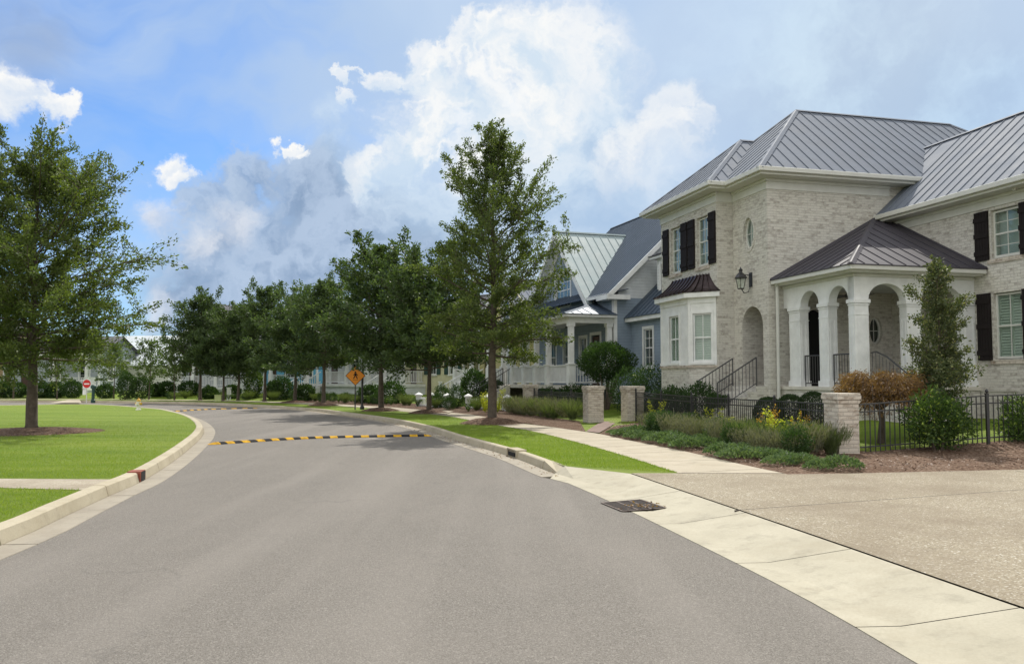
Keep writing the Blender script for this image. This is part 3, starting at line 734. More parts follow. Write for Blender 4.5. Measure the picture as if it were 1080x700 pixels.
for c in ((.49,.92,-3.31,-3.06),(.49,.77,-2.19,-1.76),(.49,.77,-.85,-.3),(2.11,2.57,-3.31,-3.03),(3.93,4.325,-3.31,-3.03)):column(*c)
b=MB();b.box(.55,4.3,-3.2,-.02,4.3,4.36);b.build('porch_ceiling',M['porch_ceiling'],house)
b=MB();b.box(.18,4.31,-3.66,-.01,4.42,4.55);b.build('soffit',M['trim'],house,bev=.01)
b=MB();b.box(.06,.18,-3.78,-.01,4.46,4.6);b.box(.18,4.31,-3.78,-3.66,4.46,4.6);b.box(.44,.5,-3.36,-.01,4.34,4.42);b.box(.5,4.31,-3.362,-3.304,4.34,4.42);b.build('gutter',M['trim'],house,bev=.02)
b=MB();ap=(3.72,-.02,6.62);cc=(.04,-3.8,4.605)
roofplane(b,[cc,(.04,-.02,4.605),ap],.42);roofplane(b,[cc,(4.32,-3.8,4.605),(4.32,-.02,6.62),ap],.42);ridgecap(b,cc,ap);ridgecap(b,(.04,-.06,4.62),(3.72,-.06,6.64),.05,.03);ridgecap(b,(4.28,-3.8,4.62),(4.28,-.02,6.64),.05,.03)
b.build('porch_roof',M['roof_dark'],house)
railing(house,(.62,-1.72,FZ),(.62,-.88,FZ),.88);railing(house,(.62,-3.03,FZ),(.62,-2.22,FZ),.88);railing(house,(2.6,-3.18,FZ),(3.9,-3.18,FZ),.88)
b=MB()
for i in range(5):b.box(.85,2.18,-3.45-.3*(i+1),-3.45-.3*i,.1,FZ-.165*(i+1))
b.build('porch_stair',M['white_brick'],house)
for x in (.9,2.13):
    b=MB();pts=[(x,-3.4,FZ+.9),(x,-3.6,FZ+.92),(x,-4.0,FZ+.78),(x,-4.5,FZ+.48),(x,-4.95,FZ+.2),(x,-5.05,FZ+.1)];b.tube(pts,.02,6)
    for i in range(12):
        y=-3.45-.13*i;b.tube([(x,y,FZ-.165*(max(0,(-3.45-y))/.3)-.15),(x,y,FZ+.9-max(0,(-3.6-y))*.52)],.01,4)
    b.build('railing',M['iron'],house)
# ceiling fan
b=MB();b.tube([(1.55,-1.7,4.3),(1.55,-1.7,4.08)],.02,6);b.lathe((1.55,-1.7,3.93),[(.03,0),(.12,.03),(.14,.1),(.08,.15)],12);f=b.build('ceiling_fan',M['iron'],house)
for k in range(5):
    t=2*PI*k/5+.3;d=Vector((math.cos(t),math.sin(t),0));s=Vector((-d.y,d.x,.25))*.07;o_=Vector((1.55,-1.7,4.0))
    b=MB();A=o_+d*.13;B_=o_+d*.66;u=Vector((0,0,.012));b.hexa([A-s*.6,A+s*.6,B_+s,B_-s,A-s*.6+u,A+s*.6+u,B_+s+u,B_-s+u]);b.build('blade',M['iron'],f)
# wall lantern over the entry arch
lc=Vector((-.36,.98,4.62))
b=MB();b.box(-.03,0,.9,1.06,4.5,4.95);b.tube([(-.02,.98,4.55),(-.1,.98,4.34),(-.25,.98,4.3),(-.36,.98,4.46)],.016,6);b.tube([(-.02,.98,4.86),(-.36,.98,4.9)],.014,6)
lant=b.build('wall_lantern',M['iron'],house)
b=MB();b.lathe(tuple(lc),[(.10,-.2),(.12,-.18),(.115,-.17)],6);b.lathe(tuple(lc),[(.19,.13),(.2,.16),(.13,.26),(.06,.32),(.05,.36),(.07,.4),(.03,.44),(.005,.5)],8)
for k in range(6):
    t=2*PI*k/6;b.tube([lc+Vector((.10*math.cos(t),.10*math.sin(t),-.19)),lc+Vector((.17*math.cos(t),.17*math.sin(t),.14))],.012,4)
b.build('lantern_frame',M['iron'],lant)
b=MB();b.lathe(tuple(lc),[(.085,-.17),(.15,.13)],6);b.build('lantern_glass',M['glass'],lant)
b=MB();b.box(-.612,-.582,2.22,2.42,2.7,2.95);b.build('plaque',M['pier_brick'],house)
b=MB();b.tube([(.22,-.12,4.44),(.22,-.1,.5)],.05,8);b.tube([(.18,-.14,4.44),(.12,-.3,4.5)],.05,8);b.build('downspout',M['pipe'],house)
b=MB();b.tube([(4.22,-6.1,6.5),(4.22,-6.1,.5)],.05,8);b.build('downspout',M['pipe'],house)
b=MB();b.lathe((4.1,-4.95,6.6),[(.05,-.13),(.055,-.02),(.05,.1)],10);b.build('downspout',M['pipe'],house)
# ------------------------------------------------------------------ blue clapboard house
blue=empty('clapboard_house',(2.4,38.0,0),R(18),'blue-grey clapboard house with gable roofs and white porch columns beside the brick house','house')
house_keep=house
def bb(name,m,*boxes,par=None,bev=0):
    b=MB()
    for q in boxes:b.box(*q)
    return b.build(name,M[m],par if par is not None else blue,bev=bev)
ZB=5.35;GY,GH=3.93,4.0;GZ=9.05
def gable_outline(y0,y1,z0,ze,yc,zp):return [(y0,z0),(y1,z0),(y1,ze),(yc,zp),(y0,ze)]
# street wall with the wall gable
doorh=rect(-.6,.4,1.35,3.65);wh=[rect(1.0,1.8,1.9,3.6),rect(3.0,3.9,1.9,3.6),rect(5.0,5.9,1.9,3.6)]
ol=[(-2.1,0),(8.3,0),(8.3,ZB),(GY+GH-.2,ZB),(GY,GZ-.22),(GY-GH+.2,ZB),(-2.1,ZB)]
MB().panel(((1.5,0,0),(0,1,0),(1,0,0)),ol,[doorh]+wh+[rect(3.0,5.0,5.3,6.95)],.2).build('wall',M['siding_blue'],blue)
MB().panel(((0,-2.1,0),(1,0,0),(0,1,0)),[(1.7,0),(11.3,0),(11.3,ZB),(6.4,10.3),(1.7,ZB+.2)],[],.2).build('wall',M['siding_white'],blue)
# the lower half of that gable wall is blue like the rest
MB().box(1.502,11.3,-2.125,-2.101,0,5.2).build('wall',M['siding_blue'],blue)
MB().panel(((0,8.1,0),(1,0,0),(0,1,0)),[(1.7,0),(11.3,0),(11.3,ZB),(6.4,10.3),(1.7,ZB+.2)],[],.2).build('wall',M['siding_blue'],blue)
bb('wall','siding_blue',(11.1,11.3,-1.9,8.1,0,ZB))
# wing
MB().panel(((2.3,0,0),(0,1,0),(1,0,0)),rect(-5.6,-2.13,0,4.25),[rect(-4.15,-3.35,2.15,3.75)],.2).build('wall',M['siding_blue'],blue)
MB().panel(((0,-5.6,0),(1,0,0),(0,1,0)),[(2.5,0),(10,0),(10,4.25),(6.2,8.1),(2.5,4.3)],[],.2).build('wall',M['siding_blue'],blue)
window(blue,((2.3,0,0),(0,1,0),(1,0,0)),-4.15,-3.35,2.15,3.75,cas=.12,rec=.03,mun=(1,1),blind=False,mat_='white')
for y0,y1,z0,z1 in ((1.0,1.8,1.9,3.6),(3.0,3.9,1.9,3.6),(5.0,5.9,1.9,3.6)):window(blue,((1.5,0,0),(0,1,0),(1,0,0)),y0,y1,z0,z1,cas=.12,rec=.03,mun=(1,0),blind=False,mat_='white')
window(blue,((1.5,0,0),(0,1,0),(1,0,0)),3.0,5.0,5.3,6.95,cas=.13,rec=.03,mun=(3,1),blind=False,mat_='white')
b=MB();fr=((1.5,0,0),(0,1,0),(1,0,0));b.fbox(fr,-.56,.36,1.35,3.6,.06,.1);d=b.build('door',M['dark_door'],blue)
b=MB();b.fbox(fr,-.4,.2,2.3,3.4,.05,.058);b.build('pane',M['glass'],d)
b=MB();b.fbox(fr,-.74,-.6,1.35,3.8,-.03,.1);b.fbox(fr,.4,.54,1.35,3.8,-.03,.1);b.fbox(fr,-.6,.4,3.65,3.8,-.03,.1);b.build('door_frame',M['white'],blue)
# roofs
b=MB();mx=(10.35-5.3)/(6.4-1.1)
roofplane(b,[(1.1,-2.45,5.35),(1.1,8.7,5.35),(6.4,8.7,10.4),(6.4,-2.45,10.4)],.3);roofplane(b,[(11.7,-2.45,5.35),(11.7,8.7,5.35),(6.4,8.7,10.4),(6.4,-2.45,10.4)],.3);ridgecap(b,(6.4,-2.45,10.4),(6.4,8.7,10.4))
b.build('roof',M['roof_blue'],blue)
b=MB();k=(GZ-5.3)/GH;xt=1.1+(GZ-5.35)/((10.4-5.35)/5.3)
for s in (-1,1):
    y=GY+s*(GH+.35);z=5.35-.33*k
    pts=[(.95,GY,GZ+.04),(.95,y,z+.04),(1.15,y,z+.04),(xt,GY,GZ+.04)]
    roofplane(b,pts,.42)
ridgecap(b,(.95,GY,GZ+.06),(xt,GY,GZ+.06),.09,.05)
b.build('gable_roof',M['roof_green'],blue)
b=MB()
def rake(b,x,ya,za,yb,zb,w=.24,t=.05):
    b.hexa([(x,ya,za-w),(x+t,ya,za-w),(x+t,yb,zb-w),(x,yb,zb-w),(x,ya,za),(x+t,ya,za),(x+t,yb,zb),(x,yb,zb)])
for s in (-1,1):
    rake(b,.93,GY,GZ+.0,GY+s*(GH+.35),5.0+.02,.30);rake(b,1.44,GY,GZ-.2,GY+s*(GH+.1),5.0+.02,.28)
for s in (-1,1):
    y=GY+s*(GH+.35);b.hexa([(.95,GY,GZ-.27),(1.5,GY,GZ-.27),(1.5,y,4.76),(.95,y,4.76),(.95,GY,GZ-.24),(1.5,GY,GZ-.24),(1.5,y,4.79),(.95,y,4.79)])
# main gable rake boards (camera side) and eave return
def rakex(b,y,xa,za,xb,zb,w=.26,t=.05):
    b.hexa([(xa,y,za-w),(xa,y+t,za-w),(xb,y+t,zb-w),(xb,y,zb-w),(xa,y,za),(xa,y+t,za),(xb,y+t,zb),(xb,y,zb)])
rakex(b,-2.5,1.05,5.33,6.4,10.42);rakex(b,-2.5,11.75,5.33,6.4,10.42)
b.box(1.0,2.1,-2.5,-1.3,5.1,5.2);b.box(1.0,1.1,-2.5,.1,5.2,5.33);b.box(1.1,2.1,-2.5,-2.45,5.2,5.3)
b.box(1.46,1.5,-2.14,-1.95,.0,5.1);b.box(1.46,1.62,-2.16,-2.127,0,5.1)
b.box(2.26,2.3,-5.62,-5.5,0,4.1);b.box(2.0,2.3,-5.9,-2.13,4.12,4.3)
b.build('trim',M['white'],blue)
# eave return roof
b=MB();roofplane(b,[(1.0,-2.5,5.34),(1.0,.0,5.34),(1.5,.0,5.55),(2.1,-2.3,5.6),(2.1,-2.5,5.34)][:4],0);b.build('roof',M['roof_blue'],blue)
# wing roof
b=MB();roofplane(b,[(1.95,-2.13,4.31),(1.95,-5.95,4.31),(6.2,-5.95,8.4),(6.2,-2.13,8.4)],.42);roofplane(b,[(10.4,-2.13,4.31),(10.4,-5.95,4.31),(6.2,-5.95,8.4),(6.2,-2.13,8.4)],.42);b.build('wing_roof',M['roof_blue'],blue)
# dormer on the wing roof
b=MB();b.panel(((3.2,0,0),(0,1,0),(1,0,0)),rect(-4.3,-2.9,5.2,6.85),[rect(-3.95,-3.25,5.5,6.6)],.12);b.box(3.32,5.2,-4.3,-4.18,5.2,6.85);b.box(3.32,5.2,-3.02,-2.9,5.2,6.85);dm=b.build('dormer',M['siding_white'],blue)
window(blue,((3.2,0,0),(0,1,0),(1,0,0)),-3.95,-3.25,5.5,6.6,cas=.12,rec=.03,mun=(1,0),blind=False,mat_='white')
b=MB();b.box(2.95,5.4,-4.55,-2.65,6.85,6.98);b.build('trim',M['white'],blue)
b=MB();roofplane(b,[(2.9,-4.6,6.99),(2.9,-2.6,6.99),(5.8,-2.6,7.4),(5.8,-4.6,7.4)],.4,.05);b.build('dormer_roof',M['roof_dark'],blue)
# porch
bb('porch_floor','concrete_cap',(-.65,1.49,-2.2,8.0,1.2,1.36))
for q_ in ((-.55,-.3,-2.1,-1.8,0,1.2),(-.55,-.3,0.6,.9,0,1.2),(-.55,-.3,3.4,3.7,0,1.2),(-.55,1.4,7.7,7.9,0,1.2),(1.2,1.45,-2.1,-1.8,0,1.2)):bb('porch_pier','pier_brick',q_)
for x,y in ((-.5,-2.0),(-.5,.75),(-.5,2.4),(-.5,4.1),(-.5,6.0),(-.5,7.7),(1.28,-2.0)):
    b=MB();b.box(x-.11,x+.11,y-.11,y+.11,1.36,4.05);b.box(x-.16,x+.16,y-.16,y+.16,1.36,2.25);b.box(x-.15,x+.15,y-.15,y+.15,3.9,4.06);b.box(x-.19,x+.19,y-.19,y+.19,2.25,2.31);b.build('column',M['white'],blue,bev=.008)
def wrail(par,p0,p1,h=.85,z=1.36):
    p0=Vector((*p0,z));p1=Vector((*p1,z));b=MB();L=p1-p0;n=int(L.length/.13);u=Vector((0,0,1));s=Vector((-L.y,L.x,0)).normalized()
    def bar(a,c,w,t):
        d=(c-a).normalized();b.hexa([a-s*w,a+s*w,c+s*w,c-s*w,a-s*w+u*t,a+s*w+u*t,c+s*w+u*t,c-s*w+u*t])
    bar(p0+u*h,p1+u*h,.04,.05);bar(p0+u*.1,p1+u*.1,.03,.06)
    for i in range(1,n):
        q=p0+L*i/n;b.box(q.x-.02,q.x+.02,q.y-.02,q.y+.02,z+.16,z+h)
    b.build('railing',M['white'],par)
for a,c in ((-1.85,.6),(.9,2.25),(2.55,3.95),(4.25,5.85)):wrail(blue,(-.5,a),(-.5,c))
wrail(blue,(-.35,-2.0),(1.15,-2.0))
bb('beam','white',(-.64,-.36,-2.14,7.9,4.06,4.3),(-.36,1.49,-2.14,-1.86,4.06,4.3));bb('porch_ceiling','porch_ceiling',(-.36,1.49,-1.86,7.8,4.2,4.26))
bb('trim','white',(-.95,1.49,-2.45,8.2,4.3,4.42))
b=MB();z=4.43;a_=(-1.0,-2.5,z);c_=(-1.0,8.25,z)
roofplane(b,[a_,c_,(1.49,6.5,5.12),(1.49,-.2,5.12)],.42);roofplane(b,[a_,(1.49,-2.5,z),(1.49,-.2,5.12)],.42);roofplane(b,[c_,(1.49,8.25,z),(1.49,6.5,5.12)],.42);ridgecap(b,a_,(1.49,-.2,5.13));b.build('porch_roof',M['roof_blue'],blue)
b=MB()
for i in range(6):b.box(-.65-.3*(i+1),-.65-.3*i,6.1,7.5,.2,1.3-.17*i)
b.build('porch_stair',M['concrete_cap'],blue)
for y in (6.1,7.5):railing(blue,(-2.3,y,.35),(-.6,y,1.36),.85,name='stair_railing')
b=MB();b.lathe((-.1,-.6,3.92),[(.02,.25),(.03,.1),(.1,.08),(.1,0)],8);b.build('porch_lamp',M['iron'],blue)
# ------------------------------------------------------------------ cottages along the curve
def cottage(name,label,O,th,W,D,zf,ze,pitch,wallm,roofm,porch=(0,1),stair=None,gable='street',two=False,shut=None,colm='white',steps=6,seam=.45):
    """local x goes away from the street, y along it"""
    h=empty(name,(O[0],O[1],0),th,label,'house')
    px=1.9
    fs=((px,0,0),(0,1,0),(1,0,0));fn=((0,0,0),(1,0,0),(0,1,0));ff=((0,W,0),(1,0,0),(0,-1,0))
    n=3 if W<9 else 4;hs=[];zw=zf+.65
    for i in range(n):
        c=W*(i+.5)/n;hs.append(rect(c-.42,c+.42,zw if i!=n-1 else zf,zf+2.4))
    u2=[]
    if two:u2=[rect(W*(i+.5)/n-.42,W*(i+.5)/n+.42,zf+3.6,zf+5.1) for i in range(n)]
    zr=ze+math.tan(pitch)*W/2;zx=ze+math.tan(pitch)*(D-px)/2
    if gable=='street':
        st=[(0,0),(W,0),(W,ze),(W/2,zr),(0,ze)];sd=[(px+.2,0),(D,0),(D,ze),(px+.2,ze)]
        att=[rect(W/2-.45,W/2+.45,ze+.2,ze+1.5)] if not two else []
    else:
        st=rect(0,W,0,ze);sd=[(px+.2,0),(D,0),(D,ze),((D+px)/2,zx),(px+.2,ze)];att=[]
    sw=[rect(px+1.6,px+2.5,zw,zf+2.4),rect(D-2.6,D-1.7,zw,zf+2.4)]
    MB().panel(fs,st,hs+u2+att,.2).build('wall',M[wallm],h);MB().panel(fn,sd,sw,.2).build('wall',M[wallm],h);MB().panel(ff,sd,sw,.2).build('wall',M[wallm],h)
    bb('wall',wallm,(D-.2,D,.2,W-.2,0,ze),par=h)
    bb('floor','interior',(px+.3,D-.3,.3,W-.3,zf-.2,zf),par=h)
    for i,r in enumerate(hs+u2+att):
        a0,a1,z0,z1=r[0][0],r[1][0],r[0][1],r[2][1]
        if i==n-1:
            b=MB();b.fbox(fs,a0+.03,a1-.03,z0,z1-.03,.05,.09);d=b.build('door',M['dark_door'],h);b=MB();b.fbox(fs,a0+.2,a1-.2,z0+1.0,z1-.25,.04,.048);b.build('pane',M['glass'],d)
        else:window(h,fs,a0,a1,z0,z1,cas=.11,rec=.03,mun=(1,1),blind=False,mat_='white')
        if shut and i<n-1:
            for q in ((a0-.55,a0-.12),(a1+.12,a1+.55)):
                b=MB();b.fbox(fs,*q,z0,z1,-.05,-.01);b.build('shutter',M[shut],h)
    for fr in (fn,ff):
        for r in sw:window(h,fr,r[0][0],r[1][0],r[0][1],r[2][1],cas=.11,rec=.03,mun=(1,1),blind=False,mat_='white')
    b=MB();e=.45
    if gable=='street':
        A=(px-e,W/2,zr);Bq=(D+e,W/2,zr);tz=ze-e*math.tan(pitch)
        for s in (0,1):
            y=-e if s==0 else W+e;roofplane(b,[(px-e,y,tz),(D+e,y,tz),Bq,A],seam)
        ridgecap(b,A,Bq)
    else:
        A=((D+px)/2,-e,zx);Bq=((D+px)/2,W+e,zx);tz=ze-e*math.tan(pitch)
        for x in (px-e,D+e):roofplane(b,[(x,-e,tz),(x,W+e,tz),Bq,A],seam)
        ridgecap(b,A,Bq)
    b.build('roof',M[roofm],h)
    b=MB()
    if gable=='street':
        for s in (0,1):
            y=-e if s==0 else W+e;rake(b,px-e-.02,W/2,zr-.04,y,tz-.04,.24)
    b.box(px-.03,px,-.03,.1,0,ze);b.box(px-.03,px,W-.1,W+.03,0,ze);b.box(px,px+.1,-.03,-.001,0,ze)
    b.box(px-e,D+e,-e,-e+.05,tz-.2,tz-.03) if gable=='street' else b.box(px-e,px-e+.05,-e,W+e,tz-.2,tz-.03)
    b.build('trim',M['white'],h)
    y0,y1=W*porch[0],W*porch[1];pz=zf+2.75
    bb('porch_floor','white',(-.1,px-.01,y0-.05,y1+.05,zf-.2,zf),par=h)
    bb('porch_base','siding_white',(0,.1,y0,y1,0,zf-.2),(.1,px,y0,y0+.1,0,zf-.2),(.1,px,y1-.1,y1,0,zf-.2),par=h)
    nc=max(2,int((y1-y0)/2.0)+1);cy=[y0+.15+(y1-y0-.3)*i/(nc-1) for i in range(nc)]
    for y in cy+[None]:
        if y is None:break
        b=MB();b.box(.03,.23,y-.1,y+.1,zf,pz);b.box(-.01,.27,y-.14,y+.14,zf,zf+.95);b.box(-.02,.28,y-.15,y+.15,pz-.14,pz-.001);b.build('column',M[colm],h)
    for a,c in zip(cy,cy[1:]):
        if stair is not None and a<=y0+stair*(y1-y0)<=c:continue
        wrail(h,(.13,a+.14),(.13,c-.14),.85,zf)
    wrail(h,(.3,y0+.12),(px-.1,y0+.12),.85,zf)
    bb('beam','white',(.0,.26,y0,y1,pz,pz+.28),(.26,px-.03,y0,y0+.2,pz,pz+.28),par=h)
    b=MB();b.box(-.35,px-.01,y0-.35,y1+.35,pz+.28,pz+.38);b.build('porch_trim',M['white'],h)
    b=MB();z=pz+.39;roofplane(b,[(-.4,y0-.4,z),(-.4,y1+.4,z),(px-.01,y1-.6,z+.75),(px-.01,y0+.6,z+.75)],seam);roofplane(b,[(-.4,y0-.4,z),(px-.01,y0-.4,z),(px-.01,y0+.6,z+.75)],seam);roofplane(b,[(-.4,y1+.4,z),(px-.01,y1+.4,z),(px-.01,y1-.6,z+.75)],seam);b.build('porch_roof',M[roofm],h)
    if stair is not None:
        yc=y0+stair*(y1-y0);k=[i for i,(a,c) in enumerate(zip(cy,cy[1:])) if a<=yc<=c][0];a,c=cy[k]+.12,cy[k+1]-.12
        if c-a>1.6:m_=(a+c)/2;a,c=m_-.8,m_+.8
        b=MB();rz=(zf-.3)/steps
        for i in range(steps):b.box(-.1-.28*(i+1),-.1-.28*i,a,c,.1,zf-rz*(i+1))
        b.build('porch_stair',M['white'],h)
        for y in (a,c):
            b=MB();L=.28*steps;p0=Vector((-.1,y,zf));p1=Vector((-.1-L,y,.35))
            for dz,w,t in ((.85,.04,.05),(.12,.03,.06)):
                A=p0+Vector((0,0,dz));Bq=p1+Vector((0,0,dz));b.hexa([A+Vector((0,-w,0)),A+Vector((0,w,0)),Bq+Vector((0,w,0)),Bq+Vector((0,-w,0)),A+Vector((0,-w,t)),A+Vector((0,w,t)),Bq+Vector((0,w,t)),Bq+Vector((0,-w,t))])
            for i in range(1,11):
                q=p0.lerp(p1,i/11);b.box(q.x-.02,q.x+.02,y-.02,y+.02,q.z+.15,q.z+.86)
            b.box(p1.x-.14,p1.x+.0,y-.07,y+.07,.1,1.45);b.box(p1.x-.17,p1.x+.03,y-.1,y+.1,1.45,1.5)
            b.build('stair_railing',M['white'],h)
    return h
cottage('cottage','yellow cottage with white porch and stair, next to the blue-grey house',(-.3,47.4),R(30),7,9,1.35,4.9,R(40),'siding_yellow','roof_grey',(0,1),.5,'street',steps=7)
cottage('cottage','cream cottage with dark shutters and a flower box, behind the street trees',(-4.6,53.4),R(40),7.2,9,1.3,4.8,R(38),'siding_cream','shingle',(.62,1),.4,'side',shut='green_post')
cottage('cottage','white cottage with a long porch and a wide stair, left of the cream cottage',(-10.2,59.3),R(50),7.5,9,1.3,4.7,R(35),'siding_white','roof_grey',(0,1),.72,'side',steps=7)
cottage('cottage','bright blue cottage with white window trim, behind the curbside trees',(-16.3,64.6),R(64),5.5,8,1.1,4.6,R(40),'siding_bright','roof_grey',(.55,1),.4,'street')
cottage('cottage','grey cottage with stout white porch columns, left of the bright blue cottage',(-21.9,67.3),R(78),6.5,9,1.0,5.4,R(38),'siding_grey','shingle',(0,1),None,'street')
# long pale metal-clad hall
hall=empty('long_hall',(-28.5,76,0),R(84),'long low pale hall with ribbed white metal roof, behind the trees at the bend','building')
b=MB();b.box(0,9,0,11,0,2.9);b.build('wall',M['siding_pale'],hall)
b=MB();roofplane(b,[(-.4,-.4,2.9),(-.4,11.4,2.9),(5.2,11.4,5.9),(5.2,-.4,5.9)],.5);roofplane(b,[(9.4,-.4,2.9),(9.4,11.4,2.9),(5.2,11.4,5.9),(5.2,-.4,5.9)],.5);b.build('roof',M['roof_white'],hall)
b=MB();b.box(-.02,9,-.35,11.35,0,.5);b.build('plinth',M['concrete_cap'],hall)
cottage('cottage','grey cottage with tall white-trimmed windows, behind the red round sign',(-35.3,69.5),R(90),7.5,9,.9,4.0,R(22),'siding_grey','shingle',(0,.4),None,'side')
cottage('cottage','tan cottage with a dark porch at the far left, behind the lawn',(-43.6,70),R(93),7,9,.9,4.4,R(34),'siding_tan','shingle',(0,1),None,'side')
cottage('cottage','plain white cottage at the far left edge, behind the lawn',(-51.5,71),R(95),7.5,9,.9,4.6,R(34),'siding_white','shingle',(0,1),None,'street')
# flower box of the cream cottage
# ------------------------------------------------------------------ foliage
rs=np.random.RandomState(11)
def unit(a):return a/np.maximum(np.linalg.norm(a,axis=1,keepdims=True),1e-6)
def leaves(c,d,L,W,name,mat_,parent,jit=.35,flat=.4):
    """c centres, d growth directions; one lozenge leaf each"""
    n=len(c);d=unit(d+rs.normal(0,jit,(n,3)));r=rs.normal(0,1,(n,3));r[:,2]*=flat;w=unit(np.cross(d,r+1e-3))
    L_=L*rs.uniform(.65,1.25,(n,1));W_=W*rs.uniform(.7,1.2,(n,1));nn=np.cross(d,w)*L_*.12
    V=np.stack([c,c+d*L_*.5+w*W_*.5+nn,c+d*L_,c+d*L_*.5-w*W_*.5+nn],1).reshape(-1,3)
    return npmesh(name,V,np.arange(4*n).reshape(n,4),M[mat_],parent)
def tree_parts(root,Ht,Rc,hb,r0,nl,lpt,leafL,leafW,leaf,bark='bark',prof=None,seed=1,asc=(12,62),twigs=9,wob=.12,ragged=.25,spread=.11):
    q=random.Random(seed);np_=np.random.RandomState(seed)
    T=MB();lean=(q.uniform(-.02,.02),q.uniform(-.02,.02))
    tp=[];N=9
    for i in range(N+1):
        t=i/N;tp.append(Vector((lean[0]*Ht*t+q.uniform(-1,1)*.03*min(1,t*3),lean[1]*Ht*t+q.uniform(-1,1)*.03*min(1,t*3),Ht*.97*t)))
    rad=[r0*(1.35 if i==0 else 1.0 if i==1 else max(.05,(1-i/N))**.85) for i in range(N+1)];rad[-1]=.01
    # root flare
    T.tube([tp[0],tp[0]+Vector((0,0,.18))]+tp[1:],[r0*1.45,r0*1.05]+rad[1:],8)
    def trunk_at(z):
        t=max(0,min(.999,z/(Ht*.97)))*N;i=int(t);return tp[i].lerp(tp[i+1],t-i)
    prof=prof or (lambda u:(math.sin(PI*min(1,(u*.80+.2))**.8)))
    cs=[];ds=[]
    az=q.uniform(0,6)
    for k in range(nl):
        u=(k+.5)/nl;h=hb+(Ht*.97-hb)*u**1.05;az+=2.4+q.uniform(-.5,.5)
        Lb=Rc*max(.1,prof(u))*q.uniform(.6,1.08+ragged)
        el=R(asc[0]+(asc[1]-asc[0])*u**1.1+q.uniform(-10,10))
        p0=trunk_at(h);d=Vector((math.cos(az)*math.cos(el),math.sin(az)*math.cos(el),math.sin(el)));pts=[p0]
        for s in range(4):
            d=(d+Vector((q.uniform(-wob,wob),q.uniform(-wob,wob),q.uniform(-.06,.10)))).normalized();pts.append(pts[-1]+d*Lb/4/max(.6,math.cos(el)**.5))
        rb=max(.012,r0*.30*(1-u)**.6*(Lb/Rc)**.5)
        T.tube(pts,[rb,rb*.8,rb*.6,rb*.4,.006],4,False)
        nt_=max(3,int(twigs*(.45+.65*Lb/Rc)))
        for j in range(nt_):
            t=.22+.78*(j+q.random())/nt_;x=t*4;i=min(3,int(x));p=pts[i].lerp(pts[i+1],x-i);bd=(pts[i+1]-pts[i]).normalized()
            td=(bd*q.uniform(.3,1)+Vector((q.uniform(-1,1),q.uniform(-1,1),q.uniform(-.35,.75)))*.8).normalized();tl=Lb*q.uniform(.16,.40)*(1.15-.40*t)+.16
            e=p+td*tl;T.tube([p,p.lerp(e,.55)+Vector((0,0,.02)),e],[rb*.28,.007,.004],3,False)
            m=max(6,int(lpt*q.uniform(.4,1.4)*(1-.45*u)))
            s=np_.uniform(.1,1.05,(m,1));cc=np.array(p)+np.array(e-p)*s+np_.normal(0,spread,(m,3))*(1.15-.55*s)*min(1.25,tl/.5+.3)*(1-.3*u)
            cs.append(cc);ds.append(np.tile(np.array(td),(m,1))+np_.normal(0,.7,(m,3)))
    c=np.concatenate(cs);d=np.concatenate(ds);zm=float(np.percentile(c[:,2],99.8));k_=Ht/zm;c[:,2]*=k_;T.v=[(x,y,z*k_) for x,y,z in T.v]
    rm=float(np.percentile(np.hypot(c[:,0],c[:,1]),97));
    print('tree',Ht,'zmax',round(zm,2),'r97',round(rm,2))
    T.build('trunk',M[bark],root,smooth=True,fix=False)
    leaves(c,d,leafL,leafW,'crown',leaf,root)
    return len(c)
tot=0
A=G(519,446.4);tA=empty('oak_tree',(A.x,A.y,.16),0,'tallest street oak, by the sidewalk in front of the blue-grey house','tree','street trees')
pA=lambda u:(1.0-.2*(1-u/.25) if u<.25 else (1-(u-.25)/.75)**.8*1.0+.16)
tot+=tree_parts(tA,10.2,2.2,2.4,.15,86,108,.11,.046,'leaf_oak',prof=pA,seed=5,asc=(2,72),twigs=9,ragged=.42,spread=.085)
A=G(33,455.5);tL=empty('oak_tree',(A.x,A.y,.17),0,'big broad oak alone on the lawn at left, standing in a mulch ring','tree')
pL=lambda u:(.78+.22*math.sin(PI*min(1,u/.5)/2) if u<.5 else (1-(u-.5)/.5)**.5*.92+.1)
tot+=tree_parts(tL,8.35,2.85,2.3,.155,108,118,.105,.046,'leaf_oak',prof=pL,seed=21,asc=(0,60),twigs=10,ragged=.36,spread=.09)
# three mid-size kinds shared by the rest of the row
pr=[lambda u:(.85 if u<.25 else (1-(u-.25)/.75)**.6*.95+.08),lambda u:(.95-.5*max(0,u-.35)**1.2),lambda u:math.sin(PI*(.22+.74*u))]
protos=[]
def rowtree(kind,loc,ht,rz,label,name='oak_tree',sx=1):
    base=(8.0,7.4,7.6,4.2)[kind]
    if len([p for p in protos if p[0]==kind])==0:
        r=empty(name,(0,0,0));tree_parts(r,base,(2.3,2.4,2.15,1.35)[kind],(2.45,2.45,2.45,1.5)[kind],.115 if kind<3 else .05,62 if kind<3 else 26,60 if kind<3 else 15,.18,.085,'leaf_oak_far' if kind<3 else 'leaf_young',prof=pr[min(kind,2)],seed=40+kind,asc=(8,64),twigs=9,ragged=.42,spread=.115)
        protos.append((kind,r));o=r
    else:o=copy_tree([p for p in protos if p[0]==kind][0][1])
    s=ht/base*(.94 if kind<3 and loc.y>45 else 1);o.location=(loc.x,loc.y,.15);o.rotation_euler=(0,0,rz);o.scale=(s*sx,s*sx,s);tag(o,label,'tree','street trees');o.name=name
    return o
rowtree(1,G(452.5,435.6),7.4,.3,'street oak on the grass strip, next one beyond the tallest street oak')
